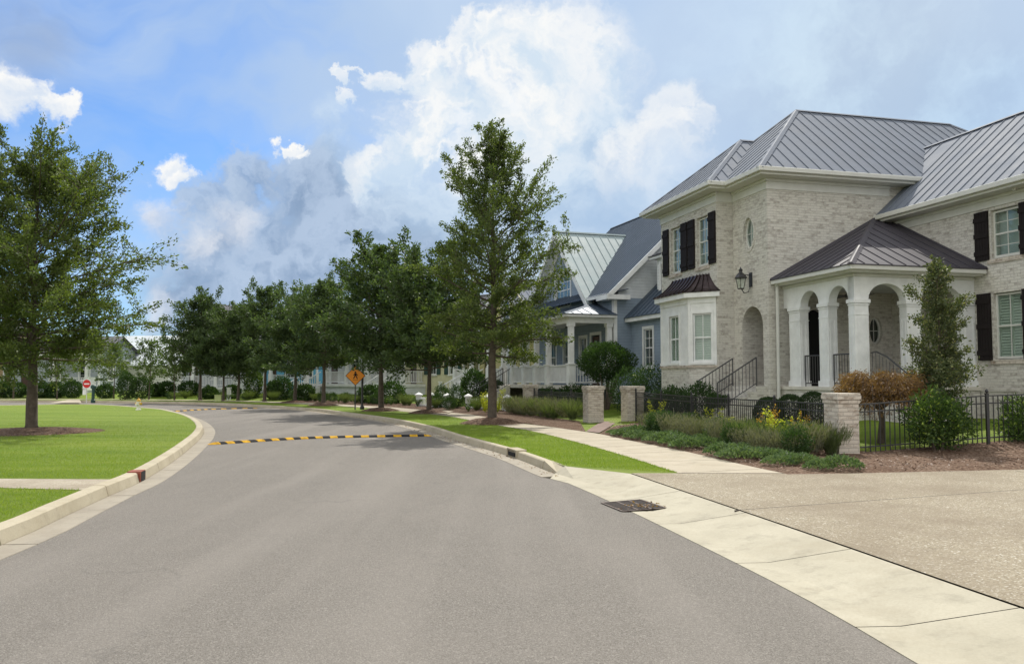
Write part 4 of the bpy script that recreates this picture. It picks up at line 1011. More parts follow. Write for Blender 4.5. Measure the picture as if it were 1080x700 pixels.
rowtree(0,G(402,433),8.3,1.9,'street oak just right of the orange diamond sign',sx=1.12)
rowtree(0,G(341,427.6),8.0,4.0,'street oak first to the left of the orange diamond sign',sx=1.05)
rowtree(1,G(311,424.6),7.8,2.0,'street oak before the white cottage at the bend',sx=1.0)
rowtree(0,G(279,423.2),8.7,5.2,'street oak standing before the bright blue wall',sx=.95)
rowtree(2,G(251,422.4),7.3,.9,'street oak right of the small pale green utility box, before the grey cottage columns')
rowtree(1,G(235.5,422.4),6.6,3.5,'street oak directly beside the small pale green utility box',sx=.9)
rowtree(0,G(211,422),8.4,2.9,'pointed street oak left of the small pale green utility box',sx=1.0)
rowtree(3,G(184,422),4.3,1.1,'young street oak in front of the long pale hall, second from its left',sx=.9)
rowtree(3,G(157,421.3),4.5,4.4,'young street oak in front of the long pale hall, beyond the hydrant',sx=.95)
rowtree(3,G(120,420.5),4.3,2.4,'young tree across the far street, right of the red round sign')
rowtree(3,G(60,421),4.2,.4,'young tree across the far street, seen right of the lawn oak trunk')
rowtree(3,G(14,420.5),4.6,3.0,'young tree across the far street, seen left of the lawn oak trunk')
rowtree(2,G(-30,420.5),5.4,5.0,'young tree across the far street at the far left edge')
# taller trees behind the far cottages (they top the roofline between the street oaks)
rowtree(2,Vector((-27,80,0)),7.4,1.0,'tree behind the grey cottage, left of the pointed street oak')
rowtree(0,Vector((-16,75,0)),9.0,2.0,'tree behind the bright blue cottage roof')
rowtree(1,Vector((-9,70,0)),8.2,5.0,'tree behind the white cottage at the bend')
# loose shrubs --------------------------------------------------------
def blob_shrub(name,label,cat,loc,rx,rz,zc,n,L,W,leaf,stems=5,stemr=.015,seed=3,lump=.35,up_=.6,group=None,bark='bark_light',shell=.55,flow=None,jit=.5):
    q=np.random.RandomState(seed);r=empty(name,loc,0,label,cat,group)
    d=unit(q.normal(0,1,(n,3)));lob=np.array([noise.noise(Vector((a*1.9+seed,b*1.9,c_*1.9))) for a,b,c_ in d])
    rad=(shell+(1-shell)*q.uniform(0,1,n)**.6)*(1+lump*lob)
    c=d*rad[:,None]*np.array([rx,rx,rz]);c[:,2]+=zc;keep=c[:,2]>.03;c=c[keep];d=d[keep]
    T=MB();qq=random.Random(seed)
    for k in range(stems):
        a=qq.uniform(0,2*PI);e=Vector((math.cos(a)*rx*.6,math.sin(a)*rx*.6,zc+rz*.35*qq.uniform(-.4,1)));b0=Vector((math.cos(a)*.05,math.sin(a)*.05,0));T.tube([b0,b0.lerp(e,.5)+Vector((0,0,.08)),e],[stemr*1.3,stemr,stemr*.4],5,False)
    T.build('stem',M[bark],r,fix=False)
    dd=d*.8+np.array([0,0,up_]);leaves(c,dd,L,W,'foliage',leaf,r,jit=jit)
    if flow:
        fl=q.randint(0,len(c),flow);fc=c[fl]*np.array([1.03,1.03,1.02]);leaves(fc,dd[fl],.05,.05,'blossom','white_flower',r)
    return r
hzv=lambda x,y,d=0:(x,y,hz(x,y)+d)
# clipped tree-shrub before the blue house
p=Vector((3.85,34.0));t=blob_shrub('topiary_shrub','round multi-stemmed evergreen shrub in front of the blue-grey house porch','shrub',hzv(p.x,p.y),1.12,.80,1.95,9000,.10,.045,'leaf_shrub',7,.035,8,.22,shell=.5)
p=G(987,479);blob_shrub('leafy_shrub','dense green shrub with light young tips growing in the mulch before the right fence','shrub',(p.x-.05,p.y-.22,p.z+.02),.58,.56,.66,4600,.08,.034,'leaf_gardenia',8,.014,4,.55,shell=.3,jit=.7)
p=G(1076,476);blob_shrub('leafy_shrub','dense green shrub cut off by the right edge, before the fence','shrub',(p.x+.05,p.y-.3,p.z+.02),.6,.58,.58,3900,.08,.034,'leaf_gardenia',8,.014,14,.55,shell=.3,jit=.7)
# narrow holly tree
t=empty('holly_tree',hzv(9.2,18.0),0,'narrow upright evergreen tree in the front lawn before the porch, with small glossy leaves','tree')
tree_parts(t,3.85,.36,.7,.045,50,62,.066,.034,'leaf_holly','bark_light',prof=lambda u:(1.0+.25*math.sin(u*17) if u<.72 else max(.1,1-((u-.72)/.28)**.5*.95)),seed=9,asc=(15,80),twigs=7,ragged=.8,spread=.085)
# weeping japanese maple
t=empty('weeping_maple',hzv(7.95,18.1),0,'low weeping maple with bronze-red feathery leaves behind the corner brick pillar','tree')
T=MB();q=random.Random(3);cs=[];ds=[]
T.tube([(0,0,0),(.03,0,.35),(0,.02,.6)],[.06,.045,.04],7)
for k in range(34):
    a=k*2.399;rr=q.uniform(.35,.88);pts=[];top_=q.uniform(.95,1.18)-rr*.15
    for s in range(9):
        u=s/8;r_=rr*u**.9;z=.5+(top_-.5)*math.sin(PI*min(1,u*1.5)/2) if u<.66 else top_-(u-.66)**1.4*1.9*(.5+rr*.6)
        pts.append(Vector((math.cos(a+.2*u)*r_,math.sin(a+.2*u)*r_,z)))
    T.tube(pts,[.02,.016,.013,.01,.008,.006,.005,.004,.003],4,False)
    for s in range(2,9):
        m=62;P0=np.array(pts[s]);cs.append(P0+rs.normal(0,.075,(m,3))*np.array([1,1,.55]));o=np.array([math.cos(a),math.sin(a),-.7]);ds.append(np.tile(o,(m,1)))
t.scale=(1.3,1.3,1.4);T.build('trunk',M['bark'],t,fix=False);leaves(np.concatenate(cs),np.concatenate(ds),.06,.014,'crown','leaf_maple',t,jit=.45)
# clipped round box balls by the porch
for i,(px_,lab) in enumerate(((810,'clipped dark boxwood ball, leftmost of three beside the porch'),(833,'clipped dark boxwood ball, middle of three beside the porch'),(857,'clipped dark boxwood ball, rightmost of three beside the porch'))):
    x,y=((px_-540)/880*21.2,21.2);
    if i==0:bx_=blob_shrub('boxwood_ball',lab,'shrub',hzv(x,y),.38,.38,.48,6500,.04,.022,'leaf_box',3,.012,2,.05,shell=.82,group='boxwood balls');bx_.scale=(1,1,1.12)
    else:o=copy_tree(bx_);o.location=hzv(x,y);o.rotation_euler=(0,0,i);tag(o,lab)
# foundation shrubs
def at_px(px_,Y):return ((px_-540)/880*Y,Y)
found=[(712,26.6,.55,.62,'dark shrub against the brick bay, below its left window'),(738,26.0,.58,.66,'dark shrub with white blossoms at the brick bay, below its right window'),(700,27.5,.5,.55,'dark shrub at the left end of the brick bay'),(684,31.5,.75,.95,'dark shrub with white flowers in the gap between the brick house and the blue-grey house'),
 (664,32.0,.9,.9,'big dark shrub behind the second gate pillar from the corner'),(756,25.4,.4,.45,'small dark shrub at the foot of the entry stair'),(603,35.8,.6,.6,'dark shrub under the blue-grey house porch rail'),(580,36.4,.6,.55,'dark shrub under the left part of the blue-grey house porch'),(620,35.0,.55,.55,'dark shrub beside the corner column of the blue-grey house porch')]
for i,(px_,Y,rx,rz,lab) in enumerate(found):
    x,y=at_px(px_,Y);blob_shrub('foundation_shrub',lab,'shrub',hzv(x,y),rx,rz,rz*.85,2600,.085,.04,'leaf_shrub',4,.014,30+i,.3,shell=.45,flow=50 if 'white' in lab else None,group='foundation shrubs')
# far hedge masses, each a shrub in front of its cottage
fs_=[(500,45.5,.8,1.15,'tall dark cone-shaped shrub between the cream and the yellow cottage'),(520,45.0,.8,.7,'low dark shrub before the yellow cottage stair'),(412,50,1.0,.85,'wide dark shrub in front of the cream cottage porch'),(390,51,.8,.7,'dark shrub before the white cottage, right of the sign'),(322,56,.8,.7,'dark shrub beside the wide white stair'),(298,60,.9,1.0,'dark shrub in front of the bright blue cottage'),(290,61,.7,.8,'dark shrub at the left of the bright blue wall'),
 (268,62.5,.75,1.35,'light green column-shaped evergreen left of the bright blue wall'),(245,63,.7,.6,'low shrub before the grey cottage columns'),(222,63,.7,.6,'low shrub at the left of the grey cottage'),(177,66,.9,.75,'round shrub before the long pale hall, beneath its right end'),(165,66,.8,.65,'round shrub before the long pale hall, near its middle'),(150,63,1.1,1.1,'large round shrub beyond the hydrant'),(134,62,.9,1.3,'small dense conical shrub left of the hydrant'),(200,66,.9,.7,'round shrub between the long pale hall and the grey cottage'),
 (112,66,1.0,.7,'dark shrub under the young tree right of the red round sign'),(78,66.5,1.0,.9,'dark shrub before the tall windows of the grey cottage'),(60,66.5,1.0,.8,'dark shrub left of the tall white-trimmed windows'),(45,66.5,1.1,.8,'dark shrub just right of the lawn oak trunk'),(18,66.5,1.1,.8,'dark shrub before the tan cottage'),(4,66.5,1.0,.8,'dark shrub at the far left before the tan cottage')]
for i,(px_,Y,rx,rz,lab) in enumerate(fs_):
    x,y=at_px(px_,Y);leaf='leaf_gardenia' if 'light' in lab else 'leaf_shrub'
    blob_shrub('garden_shrub',lab,'shrub',hzv(x,y),rx*(.7 if px_<200 else .9),rz*.85,rz*.75,1900,.15,.08,leaf,3,.02,60+i,.28,shell=.5,group='shrubs before the far cottages')
# bed plants along the iron fence --------------------------------------
def clump(kind,seed):
    q=np.random.RandomState(seed);r=empty(kind,(0,0,0))
    if kind=='ground_cover':
        n=760;a=q.uniform(0,2*PI,n);rr=.33*q.uniform(0,1,n)**.55;c=np.stack([rr*np.cos(a),rr*np.sin(a),.03+.15*(1-(rr/.36)**2)*q.uniform(.5,1.1,n)],1);d=np.stack([np.cos(a)*.7,np.sin(a)*.7,q.uniform(.1,1.1,n)],1);leaves(c,d,.062,.024,'foliage','leaf_cover',r)
    elif kind=='lavender':
        n=900;a=q.uniform(0,2*PI,n);b_=.30*q.uniform(0,1,n)**.5;t_=q.uniform(.1,1,n);h=.5*q.uniform(.7,1.1,n);c=np.stack([b_*np.cos(a)*(.3+t_),b_*np.sin(a)*(.3+t_),t_*h],1);d=np.stack([np.cos(a)*.35,np.sin(a)*.35,np.ones(n)],1);leaves(c,d,.10,.013,'foliage','leaf_lavender',r,jit=.3)
    elif kind=='ornamental_grass':
        n=1300;a=q.uniform(0,2*PI,n);b_=.2*q.uniform(0,1,n)**.5;t_=q.uniform(.0,1,n);h=.42*q.uniform(.6,1.15,n);c=np.stack([b_*np.cos(a)*(.4+1.7*t_**1.5),b_*np.sin(a)*(.4+1.7*t_**1.5),t_*h],1);d=np.stack([np.cos(a)*.5*t_,np.sin(a)*.5*t_,np.ones(n)],1);leaves(c,d,.17,.009,'foliage','leaf_grassy',r,jit=.16)
    elif kind in('yellow_perennial','orange_perennial'):
        T=MB();cs=[];ds=[]
        for k in range(9):
            a=q.uniform(0,2*PI);h=q.uniform(.35,.95);e=Vector((math.cos(a)*.2*h*1.4,math.sin(a)*.2*h*1.4,h));T.tube([(0,0,0),e*.5+Vector((0,0,.04)),e],[.006,.005,.003],3,False)
            m=60;t_=q.uniform(.2,1,(m,1));cs.append(np.array(e)*t_+q.normal(0,.035,(m,3)));ds.append(q.normal(0,1,(m,3))+np.array([0,0,.3]))
        T.build('stem',M['leaf_grassy'],r,fix=False);leaves(np.concatenate(cs),np.concatenate(ds),.055,.034,'foliage','leaf_yellow' if kind[0]=='y' else 'leaf_orange',r)
    elif kind=='dark_shrublet':
        n=1300;d=unit(q.normal(0,1,(n,3)));c=d*(.45+.55*q.uniform(0,1,(n,1)))*np.array([.32,.32,.30])+np.array([0,0,.3]);leaves(c,d+np.array([0,0,.5]),.06,.025,'foliage','leaf_shrub',r)
    elif kind=='daylily':
        n=420;a=q.uniform(0,2*PI,n);t_=q.uniform(0,1,n);c=np.stack([.28*t_*np.cos(a),.28*t_*np.sin(a),.42*np.sin(t_*2.2)],1);d=np.stack([np.cos(a),np.sin(a),1.4-2.2*t_],1);leaves(c,d,.16,.022,'foliage','leaf_gardenia',r,jit=.2)
    return r
PRO={}
def plant(kind,x,y,s,rz,label,group,cat='plant'):
    var=random.randint(0,2);key=(kind,var)
    if key not in PRO:PRO[key]=clump(kind,100+var*7+len(kind));o=PRO[key]
    else:o=copy_tree(PRO[key])
    o.location=hzv(x,y,.02);o.rotation_euler=(0,0,rz);o.scale=(s,s,s*random.uniform(.9,1.1));tag(o,label,cat,group);return o
bs=[G(*q).xy for q in ((850,497.5),(780,487.5),(721.5,474.5),(660,462.8),(640,458.5))]
edge=catmull(bs,.34)
inner=lambda p:None
q=random.Random(12)
fl=lambda y:PIER.x+(y-PIER.y)*FL.x/FL.y
for i,p in enumerate(edge):
    for row in range(2):
        off=.24+.42*row+q.uniform(-.08,.08);xx=p.x+off*.97;yy=p.y+off*.35+q.uniform(-.1,.1)
        if xx>fl(yy)-.25 or q.random()<.2:continue
        plant('ground_cover',xx,yy,q.uniform(.6,1.3),q.uniform(0,6),'low green ground-cover clump edging the sidewalk before the black fence','ground-cover clumps edging the sidewalk')
for i,p in enumerate(edge):
    for row in range(5):
        off=1.0+.38*row+q.uniform(-.12,.12);xx=p.x+off*.97;yy=p.y+off*.35+q.uniform(-.16,.16)
        if xx>fl(yy)-.18 or yy<15.9:continue
        u=q.random()
        if row==0:kind='lavender' if u<.55 else 'dark_shrublet' if u<.75 else 'ground_cover'
        elif yy<19.5:kind='lavender' if u<.4 else 'dark_shrublet' if u<.65 else 'ornamental_grass'
        else:kind='ornamental_grass' if u<.5 else 'lavender' if u<.7 else 'dark_shrublet'
        lab={'lavender':('greyish flowering clump in the bed before the black fence','greyish flowering clumps in the fence bed'),'ornamental_grass':('fine pale ornamental grass clump in the bed before the black fence','ornamental grass clumps in the fence bed'),'dark_shrublet':('small dark green shrub in the bed before the black fence','small dark shrubs in the fence bed'),'ground_cover':('low green clump between the lavender clumps of the fence bed','low clumps inside the fence bed')}[kind]
        plant(kind,xx,yy,q.uniform(.85,1.15),q.uniform(0,6),*lab)
for px_,Y,kind,lab,s in ((819,17.0,'yellow_perennial','tall yellow-green leafy plant in the bed just left of the corner brick pillar',1.05),(806,17.6,'orange_perennial','orange-tinted leafy plant left of the tall yellow-green one by the corner pillar',.95),(836,16.9,'yellow_perennial','yellow-leaved plant nearest to the corner brick pillar',.8),(752,20.6,'yellow_perennial','yellow-leaved plant in the middle of the fence bed, right of another yellow one',.85),(740,21.5,'yellow_perennial','yellow-leaved plant in the middle of the fence bed, before the entry stair',.75),(692,24.6,'yellow_perennial','yellow-flowering plant near the far end of the fence bed, under the bay window',1.0),(845,16.7,'orange_perennial','bronze leafy plant close against the corner brick pillar',.8),(765,19.6,'yellow_perennial','small yellow-leaved plant between grass clumps, under the entry arch',.7)):
    x,y=at_px(px_,Y);plant(kind,x,y,s,px_,lab,None)
# beds in front of the neighbours
for i in range(70):
    t=far[0]+3+int(i*1.05);
    if t>=len(KR)-2:break
    pp=offset(KR,4.9+q.uniform(0,1.9))[t]
    if pp.x<-26 or (Vector(pp)-Vector((-3.0,40.9))).length<.9:continue
    kind=q.choice(['daylily','ornamental_grass','ornamental_grass','dark_shrublet'] if pp.x<-5 else ['daylily','dark_shrublet','yellow_perennial','ornamental_grass'])
    lab={'daylily':('strap-leaved clump in the mulch bed before the far cottages','strap-leaved clumps before the far cottages'),'ornamental_grass':('grass clump in the mulch bed before the far cottages','grass clumps before the far cottages'),'dark_shrublet':('small dark shrub in the mulch bed before the far cottages','small shrubs before the far cottages'),'yellow_perennial':('yellow-leaved clump in the mulch bed before the far cottages','yellow clumps before the far cottages')}[kind]
    plant(kind,pp.x,pp.y,q.uniform(.8,1.25),i,*lab)
for i in range(16):
    t=i/15;x=2.35+(.2-2.35)*t+q.uniform(-.2,.2)-.35;y=29.6+(36-29.6)*t
    plant('lavender' if i%2 else 'ornamental_grass',x,y,q.uniform(1.1,1.5),i,'bushy grey-green clump before the short fence of the blue-grey house','grey-green clumps before the short fence')
# mulch mounds round the street trees
def mound(loc,r,h,lab):
    b=MB();n=22;rings=[(1,0),(.8,.35),(.5,.8),(.2,1)]
    for f,z in rings:
        for k in range(n):
            a=2*PI*k/n;w=1+.08*noise.noise(Vector((math.cos(a)*2+loc.x,math.sin(a)*2,0)));b.v.append((r*f*w*math.cos(a),r*f*w*math.sin(a),h*z-.012))
    for i in range(3):
        for k in range(n):
            a=i*n+k;c=i*n+(k+1)%n;b.f.append((a,c,c+n,a+n))
    b.f.append(tuple(range(3*n,4*n)));o=b.build('mulch_mound',M['mulch'],smooth=True);o.location=(loc.x,loc.y,.145);up(o);tag(o,kind='structure')
mound(G(519,446.4),1.15,.2,'');mound(G(33,455.5),1.9,.12,'')
for p in ((452.5,435.6),(402,433),(341,427.6),(311,424.6)):mound(G(*p),.95,.16,'')
print('tree leaves',tot)
# ------------------------------------------------------------------ pillars and fences
def pillar(loc,rz,label,w=.48,h=1.2,par=None):
    r=empty('brick_pillar',loc,rz,label,'pillar','whitewashed brick fence pillars')
    s=w;b=MB();b.box(0,s,0,s,-.15,h-.2);b.build('shaft',M['pier_brick'],r)
    b=MB();b.box(-.02,s+.02,-.02,s+.02,h-.2,h-.125);b.box(-.04,s+.04,-.04,s+.04,h-.125,h-.04);b.box(-.028,s+.028,-.028,s+.028,h-.04,h);b.build('cap',M['pier_brick'],r,bev=.008)
    return r
pillar((PIER.x,PIER.y,.13),BT,'corner pillar of whitewashed brick where the black fence turns along the driveway, nearest of all',w=.46,h=1.22)
pillar((3.95,28.6,.15),BT,'brick pillar at the far end of the black fence, right side of the gate gap',w=.6,h=1.24)
pillar((2.62,28.75,.15),BT,'brick pillar at the left side of the gate gap, standing beside the sidewalk',w=.56,h=1.24)
pillar((.62,35.6,.16),R(17),'small brick pillar farthest away, at the left end of the short fence',w=.5,h=1.24)
def fence(name,label,pts,h=1.0,post=2.4,sp=.105,drop=0):
    r=empty(name,(pts[0][0],pts[0][1],0),0,label,'fence','black iron fences');o=Vector((pts[0][0],pts[0][1],0))
    for (x0,y0),(x1,y1) in zip(pts,pts[1:]):
        L=math.hypot(x1-x0,y1-y0);n=max(1,round(L/post))
        for i in range(n+1):
            x=x0+(x1-x0)*i/n;y=y0+(y1-y0)*i/n;z=hz(x,y)
            if 0<i<=n:
                b=MB();w=.028;X=x-o.x;Y=y-o.y;b.box(X-w,X+w,Y-w,Y+w,z-.1,z+h+.03);b.box(X-w-.008,X+w+.008,Y-w-.008,Y+w+.008,z+h+.03,z+h+.045)
                b.lathe((X,Y,z+h+.045),[(.012,0),(.03,.02),(.034,.045),(.02,.075),(.004,.09)],8);b.build('post',M['iron'],r)
            if i<n:
                xb=x0+(x1-x0)*(i+1)/n;yb=y0+(y1-y0)*(i+1)/n;zb=hz(xb,yb);A=Vector((x-o.x,y-o.y,z));B=Vector((xb-o.x,yb-o.y,zb));d=(B-A).normalized();A+=d*.03;B-=d*.03
                s=Vector((-d.y,d.x,0)).normalized();b=MB();u=Vector((0,0,1))
                for hh in (h-.02,h-.17,.14):
                    w=.014;t=.026;b.hexa([A-s*w+u*hh,A+s*w+u*hh,B+s*w+u*hh,B-s*w+u*hh,A-s*w+u*(hh+t),A+s*w+u*(hh+t),B+s*w+u*(hh+t),B-s*w+u*(hh+t)])
                m=int((B-A).length/sp)
                for k in range(1,m):
                    q=A.lerp(B,k/m);w=.0085;b.box(q.x-w,q.x+w,q.y-w,q.y+w,q.z+.05,q.z+h-.01)
                b.build('panel',M['iron'],r)
    return r
fence('iron_fence','long black iron fence in front of the brick house, behind the planted bed',[(PIER.x+.09,PIER.y+.5),(4.22,28.5)])
fence('iron_fence','black iron fence along the driveway, running right from the corner pillar',[(PIER.x+.48,PIER.y+.22),(9.62,16.95),(16,17.7),(24,18.6)],post=2.8)
fence('iron_fence','short black iron fence of the blue-grey house between its two brick pillars',[(2.85,29.35),(.95,35.65)])
# low white fence with capped posts before the yellow cottage
wf=empty('white_fence',(0,0,0),0,'low white fence with broad capped posts before the yellow and cream cottages','fence')
wp_=[((535-540)/880*38.3,38.3),((514-540)/880*39.8,39.8),((494-540)/880*41.3,41.3),((472-540)/880*42.8,42.8),((456-540)/880*44.2,44.2),((442-540)/880*45.4,45.4)]
for i,(x,y) in enumerate(wp_):
    z=hz(x,y);b=MB();b.box(x-.14,x+.14,y-.14,y+.14,z,z+.62);b.box(x-.2,x+.2,y-.2,y+.2,z+.62,z+.68);b.quad((x-.2,y-.2,z+.68),(x+.2,y-.2,z+.68),(x,y,z+.8));b.quad((x+.2,y-.2,z+.68),(x+.2,y+.2,z+.68),(x,y,z+.8));b.quad((x+.2,y+.2,z+.68),(x-.2,y+.2,z+.68),(x,y,z+.8));b.quad((x-.2,y+.2,z+.68),(x-.2,y-.2,z+.68),(x,y,z+.8))
    b.build('post',M['white'],wf)
    if i<len(wp_)-1 and i!=2:
        x2,y2=wp_[i+1];b=MB();A=Vector((x,y,z));B=Vector((x2,y2,hz(x2,y2)))
        for hh in (.12,.46):b.tube([A+Vector((0,0,hh)),B+Vector((0,0,hh))],.035,4)
        for k in range(1,9):
            q_=A.lerp(B,k/9);b.box(q_.x-.03,q_.x+.03,q_.y-.02,q_.y+.02,q_.z+.04,q_.z+.55)
        b.build('panel',M['white'],wf)
for px_,Y,lab in ((466,43.5,'upright dark shrub at the gap of the low white fence, left one'),(482,42.2,'upright dark shrub at the gap of the low white fence, right one')):
    x,y=at_px(px_,Y);blob_shrub('fence_shrub',lab,'shrub',hzv(x,y),.42,.62,.6,1500,.09,.04,'leaf_shrub',4,.014,int(px_),.25,shell=.5)
# ------------------------------------------------------------------ speed humps
def hump(label,pts,n,w=.34,h=.055):
    cv=catmull([g0(*p) for p in pts],.02);r=empty('speed_hump',(0,0,0),0,label,'speed hump','rubber speed humps')
    A=cv[0];L=len(cv)-1
    for i in range(n):
        a=int(L*i/n);e=int(L*(i+1)/n);yel=i%2==0;b=MB()
        pr_=[(-w/2,.004),(-w*.38,h*.6),(-w*.18,h*.95),(0,h),(w*.18,h*.95),(w*.38,h*.6),(w/2,.004)]
        p0=cv[a];p1=cv[e];d=(p1-p0).normalized();s=Vector((-d.y,d.x));p0=p0+d*.006
        st=[(p0,1),(p1,1)]
        if i==0:st=[(p0,.08),(p0+d*.12,.7),(p0+d*.26,1),(p1,1)]
        if i==n-1:st=[(p0,1),(p1-d*.26,1),(p1-d*.12,.7),(p1,.08)]
        for p,k in st:
            for o_,z in pr_:
                f=.35+.65*k if k<1 else 1;q_=p+s*o_*f;b.v.append((q_.x,q_.y,max(.004,z*k)))
        m=len(pr_)
        for j in range(len(st)-1):
            for k in range(m-1):
                x=j*m+k;b.f.append((x,x+1,x+m+1,x+m))
        b.f.append(tuple(range(m)));b.f.append(tuple(range((len(st)-1)*m,len(st)*m)))
        b.build('end_cap' if i in(0,n-1) else ('yellow_block' if yel else 'black_block'),M['yellow_paint' if yel else 'black_rubber'],r)
hump('yellow and black rubber speed hump across the road, the nearer one',[(219,468.8),(330,462.2),(456,459.6)],29)
hump('yellow and black rubber speed hump across the far bend, the farther one',[(176,434.3),(222,431.7),(272,430.6)],21,w=.24,h=.04)
# ------------------------------------------------------------------ drains
def ln(p,d):return Vector((p.x,p.y)) 
def near_i(cv,p):return min(range(len(cv)),key=lambda i:(cv[i]-p).length)
i=near_i(KL,g0(152,506.5));p=KL[i];t=(KL[i+1]-KL[i-1]).normalized();o_=Vector((-t.y,t.x))
r=empty('kerb_inlet',(p.x,p.y,0),math.atan2(t.y,t.x),'red-brown storm drain inlet set in the left curb, with a dark opening','drain')
b=MB();b.box(-.16,.16,-.010,.2,.153,.166);b.box(-.18,-.14,-.012,.19,.0,.153);b.box(.14,.18,-.012,.19,.0,.153);b.build('frame',M['rust_brick'],r,bev=.006)
b=MB();b.box(-.14,.14,-.016,-.003,.004,.152);b.build('opening',M['black_hole'],r)
i=near_i(KR,g0(537,481));p=KR[i];t=(KR[i+1]-KR[i-1]).normalized()
r=empty('kerb_inlet',(p.x,p.y,0),math.atan2(t.y,t.x)+PI,'dark storm drain inlet in the right curb, near the end of the grass strip','drain')
b=MB();b.box(-.36,.36,-.012,.22,.152,.175);b.box(-.38,-.32,-.014,.2,.0,.152);b.box(.32,.38,-.014,.2,.0,.152);b.build('frame',M['kerb'],r)
b=MB();b.box(-.26,.26,-.016,-.003,.03,.11);b.build('opening',M['black_hole'],r)
def apz(px_,py_):
    z=.01
    for _ in range(6):
        p=G(px_,py_,z);a=at_y(GR,p.y);j=at_y(J,p.y);f=(p.x-a.x)/(j.x-a.x);z=.006+.01*cl(f/.3) if f<.3 else .016+.114*(f-.3)/.694
    return p
c4=[apz(634.5,530.2),apz(656.7,539.1),apz(702,535.5),apz(675.5,526.7)]
b=MB();r=empty('storm_grate',(0,0,0),0,'iron storm drain grate in the concrete apron at the road edge','drain')
up3=Vector((0,0,.0015));b.v=[tuple(v+up3) for v in c4];b.f=[(0,1,2,3)];b.build('pit',M['black_hole'],r)
b=MB();u=Vector((0,0,.007));z0=Vector((0,0,.002))
def bar(a,c,w):
    d=(c-a).normalized();s=Vector((-d.y,d.x,0))*w;b.hexa([a-s+z0,a+s+z0,c+s+z0,c-s+z0,a-s+u,a+s+u,c+s+u,c-s+u])
for k in range(11):bar(c4[0].lerp(c4[1],k/10),c4[3].lerp(c4[2],k/10),.006 if k%10 else .018)
for k in (0,.37,.68,1):bar(c4[0].lerp(c4[3],k),c4[1].lerp(c4[2],k),.014)
b.build('bars',M['rusty_iron'],r)
# dead leaves caught at the grate and along the gutter
n=420;q=np.random.RandomState(4);c=[]
for _ in range(n):
    if _<45:
        a,b_=q.rand(),q.rand()**2;v=c4[1].lerp(c4[2],a).lerp(c4[0].lerp(c4[3],a),b_*.5);c.append((v.x,v.y,v.z+.025+q.rand()*.01))
    else:
        i=q.randint(i_k,i_k+60);p=offset(KR[i:i+2],-.04-abs(q.normal(0,.12)))[0];c.append((p.x+q.normal(0,.05),p.y+q.normal(0,.2),.012+q.rand()*.008))
o=leaves(np.array(c),q.normal(0,1,(n,3))*np.array([1,1,.15]),.045,.025,'fallen_leaves','leaf_maple',None,flat=4);tag(o,'dead leaves caught on the storm grate and along the right gutter','litter',kind='stuff')
# ------------------------------------------------------------------ signs, hydrant, boxes
g=G(374.5,432);r=empty('warning_sign',(g.x,g.y,.13),R(8),'orange diamond warning sign with a black walking figure, on a dark post','sign')
b=MB();b.box(-.03,.03,-.02,.02,-.1,2.0);b.build('post',M['iron'],r)
def dia(s,y0,y1,cz=1.67):
    b=MB();n=len(b.v);P4=[(0,-s),(s,0),(0,s),(-s,0)];b.v=[(x,y0,cz+z) for x,z in P4]+[(x,y1,cz+z) for x,z in P4];b.f=[(0,1,2,3),(7,6,5,4)]+[(i,(i+1)%4,4+(i+1)%4,4+i) for i in range(4)];return b
dia(.49,-.034,-.024).build('board',M['black_rubber'],r);f=dia(.455,-.040,-.0345).build('panel',M['orange'],r)
b=MB();cz=1.67;y0,y1=-.045,-.041
b.lathe((0,0,0),[(.001,0)],3) if False else None
hd=[(.045*math.cos(2*PI*k/12),cz+.17+.045*math.sin(2*PI*k/12)) for k in range(12)]
def flat(b,pl):b.panel(((0,y0,0),(1,0,0),(0,1,0)),pl,[],.003)
flat(b,hd);flat(b,[(-.05,cz-.01),(.06,cz-.01),(.055,cz+.12),(-.045,cz+.12)]);flat(b,[(-.05,cz-.012),(.0,cz-.012),(-.07,cz-.15),(-.115,cz-.14)]);flat(b,[(.01,cz-.012),(.06,cz-.012),(.12,cz-.15),(.075,cz-.155)])
flat(b,[(.056,cz+.11),(.12,cz+.02),(.105,cz+.0),(.056,cz+.07)]);flat(b,[(-.046,cz+.11),(-.11,cz+.03),(-.095,cz+.01),(-.046,cz+.07)]);flat(b,[(-.13,cz-.215),(.13,cz-.215),(.13,cz-.2),(-.13,cz-.2)])
b.build('figure',M['black_rubber'],r)
g=G(380.5,431.8);r=empty('metal_post',(g.x+.02,g.y+.25,.13),0,'thick black metal post standing just right of the orange diamond sign','post')
b=MB();b.lathe((0,0,0),[(.11,-.1),(.11,.12),(.085,.16),(.06,.22),(.055,1.75),(.075,1.78),(.075,1.86),(.02,1.92)],10);b.build('post',M['iron'],r,smooth=False)
g=G(91,423.5);r=empty('road_sign',(g.x,g.y,.14),R(10),'red round no-entry sign with a white bar, on a white backing, across the far street','sign')
b=MB();b.box(-.03,.03,.0,.04,-.1,1.7);b.build('post',M['pipe'],r)
b=MB();b.box(-.3,.3,-.02,-.002,.98,1.62);b.build('backing',M['white'],r)
b=MB();b.panel(((0,-.026,0),(1,0,0),(0,1,0)),oval(0,1.32,.31,.31,24),[],.005);f=b.build('disc',M['red'],r)
b=MB();b.box(-.21,.21,-.031,-.027,1.27,1.36);b.build('bar',M['white'],r)
b=MB();b.box(-.3,-.05,-.02,-.002,.5,.9);b.build('plate',M['white'],r);r.scale=(.8,.8,.9)
r=empty('green_post',(g.x+.3,g.y+.3,.14),0,'short dark green post beside the red round sign','post')
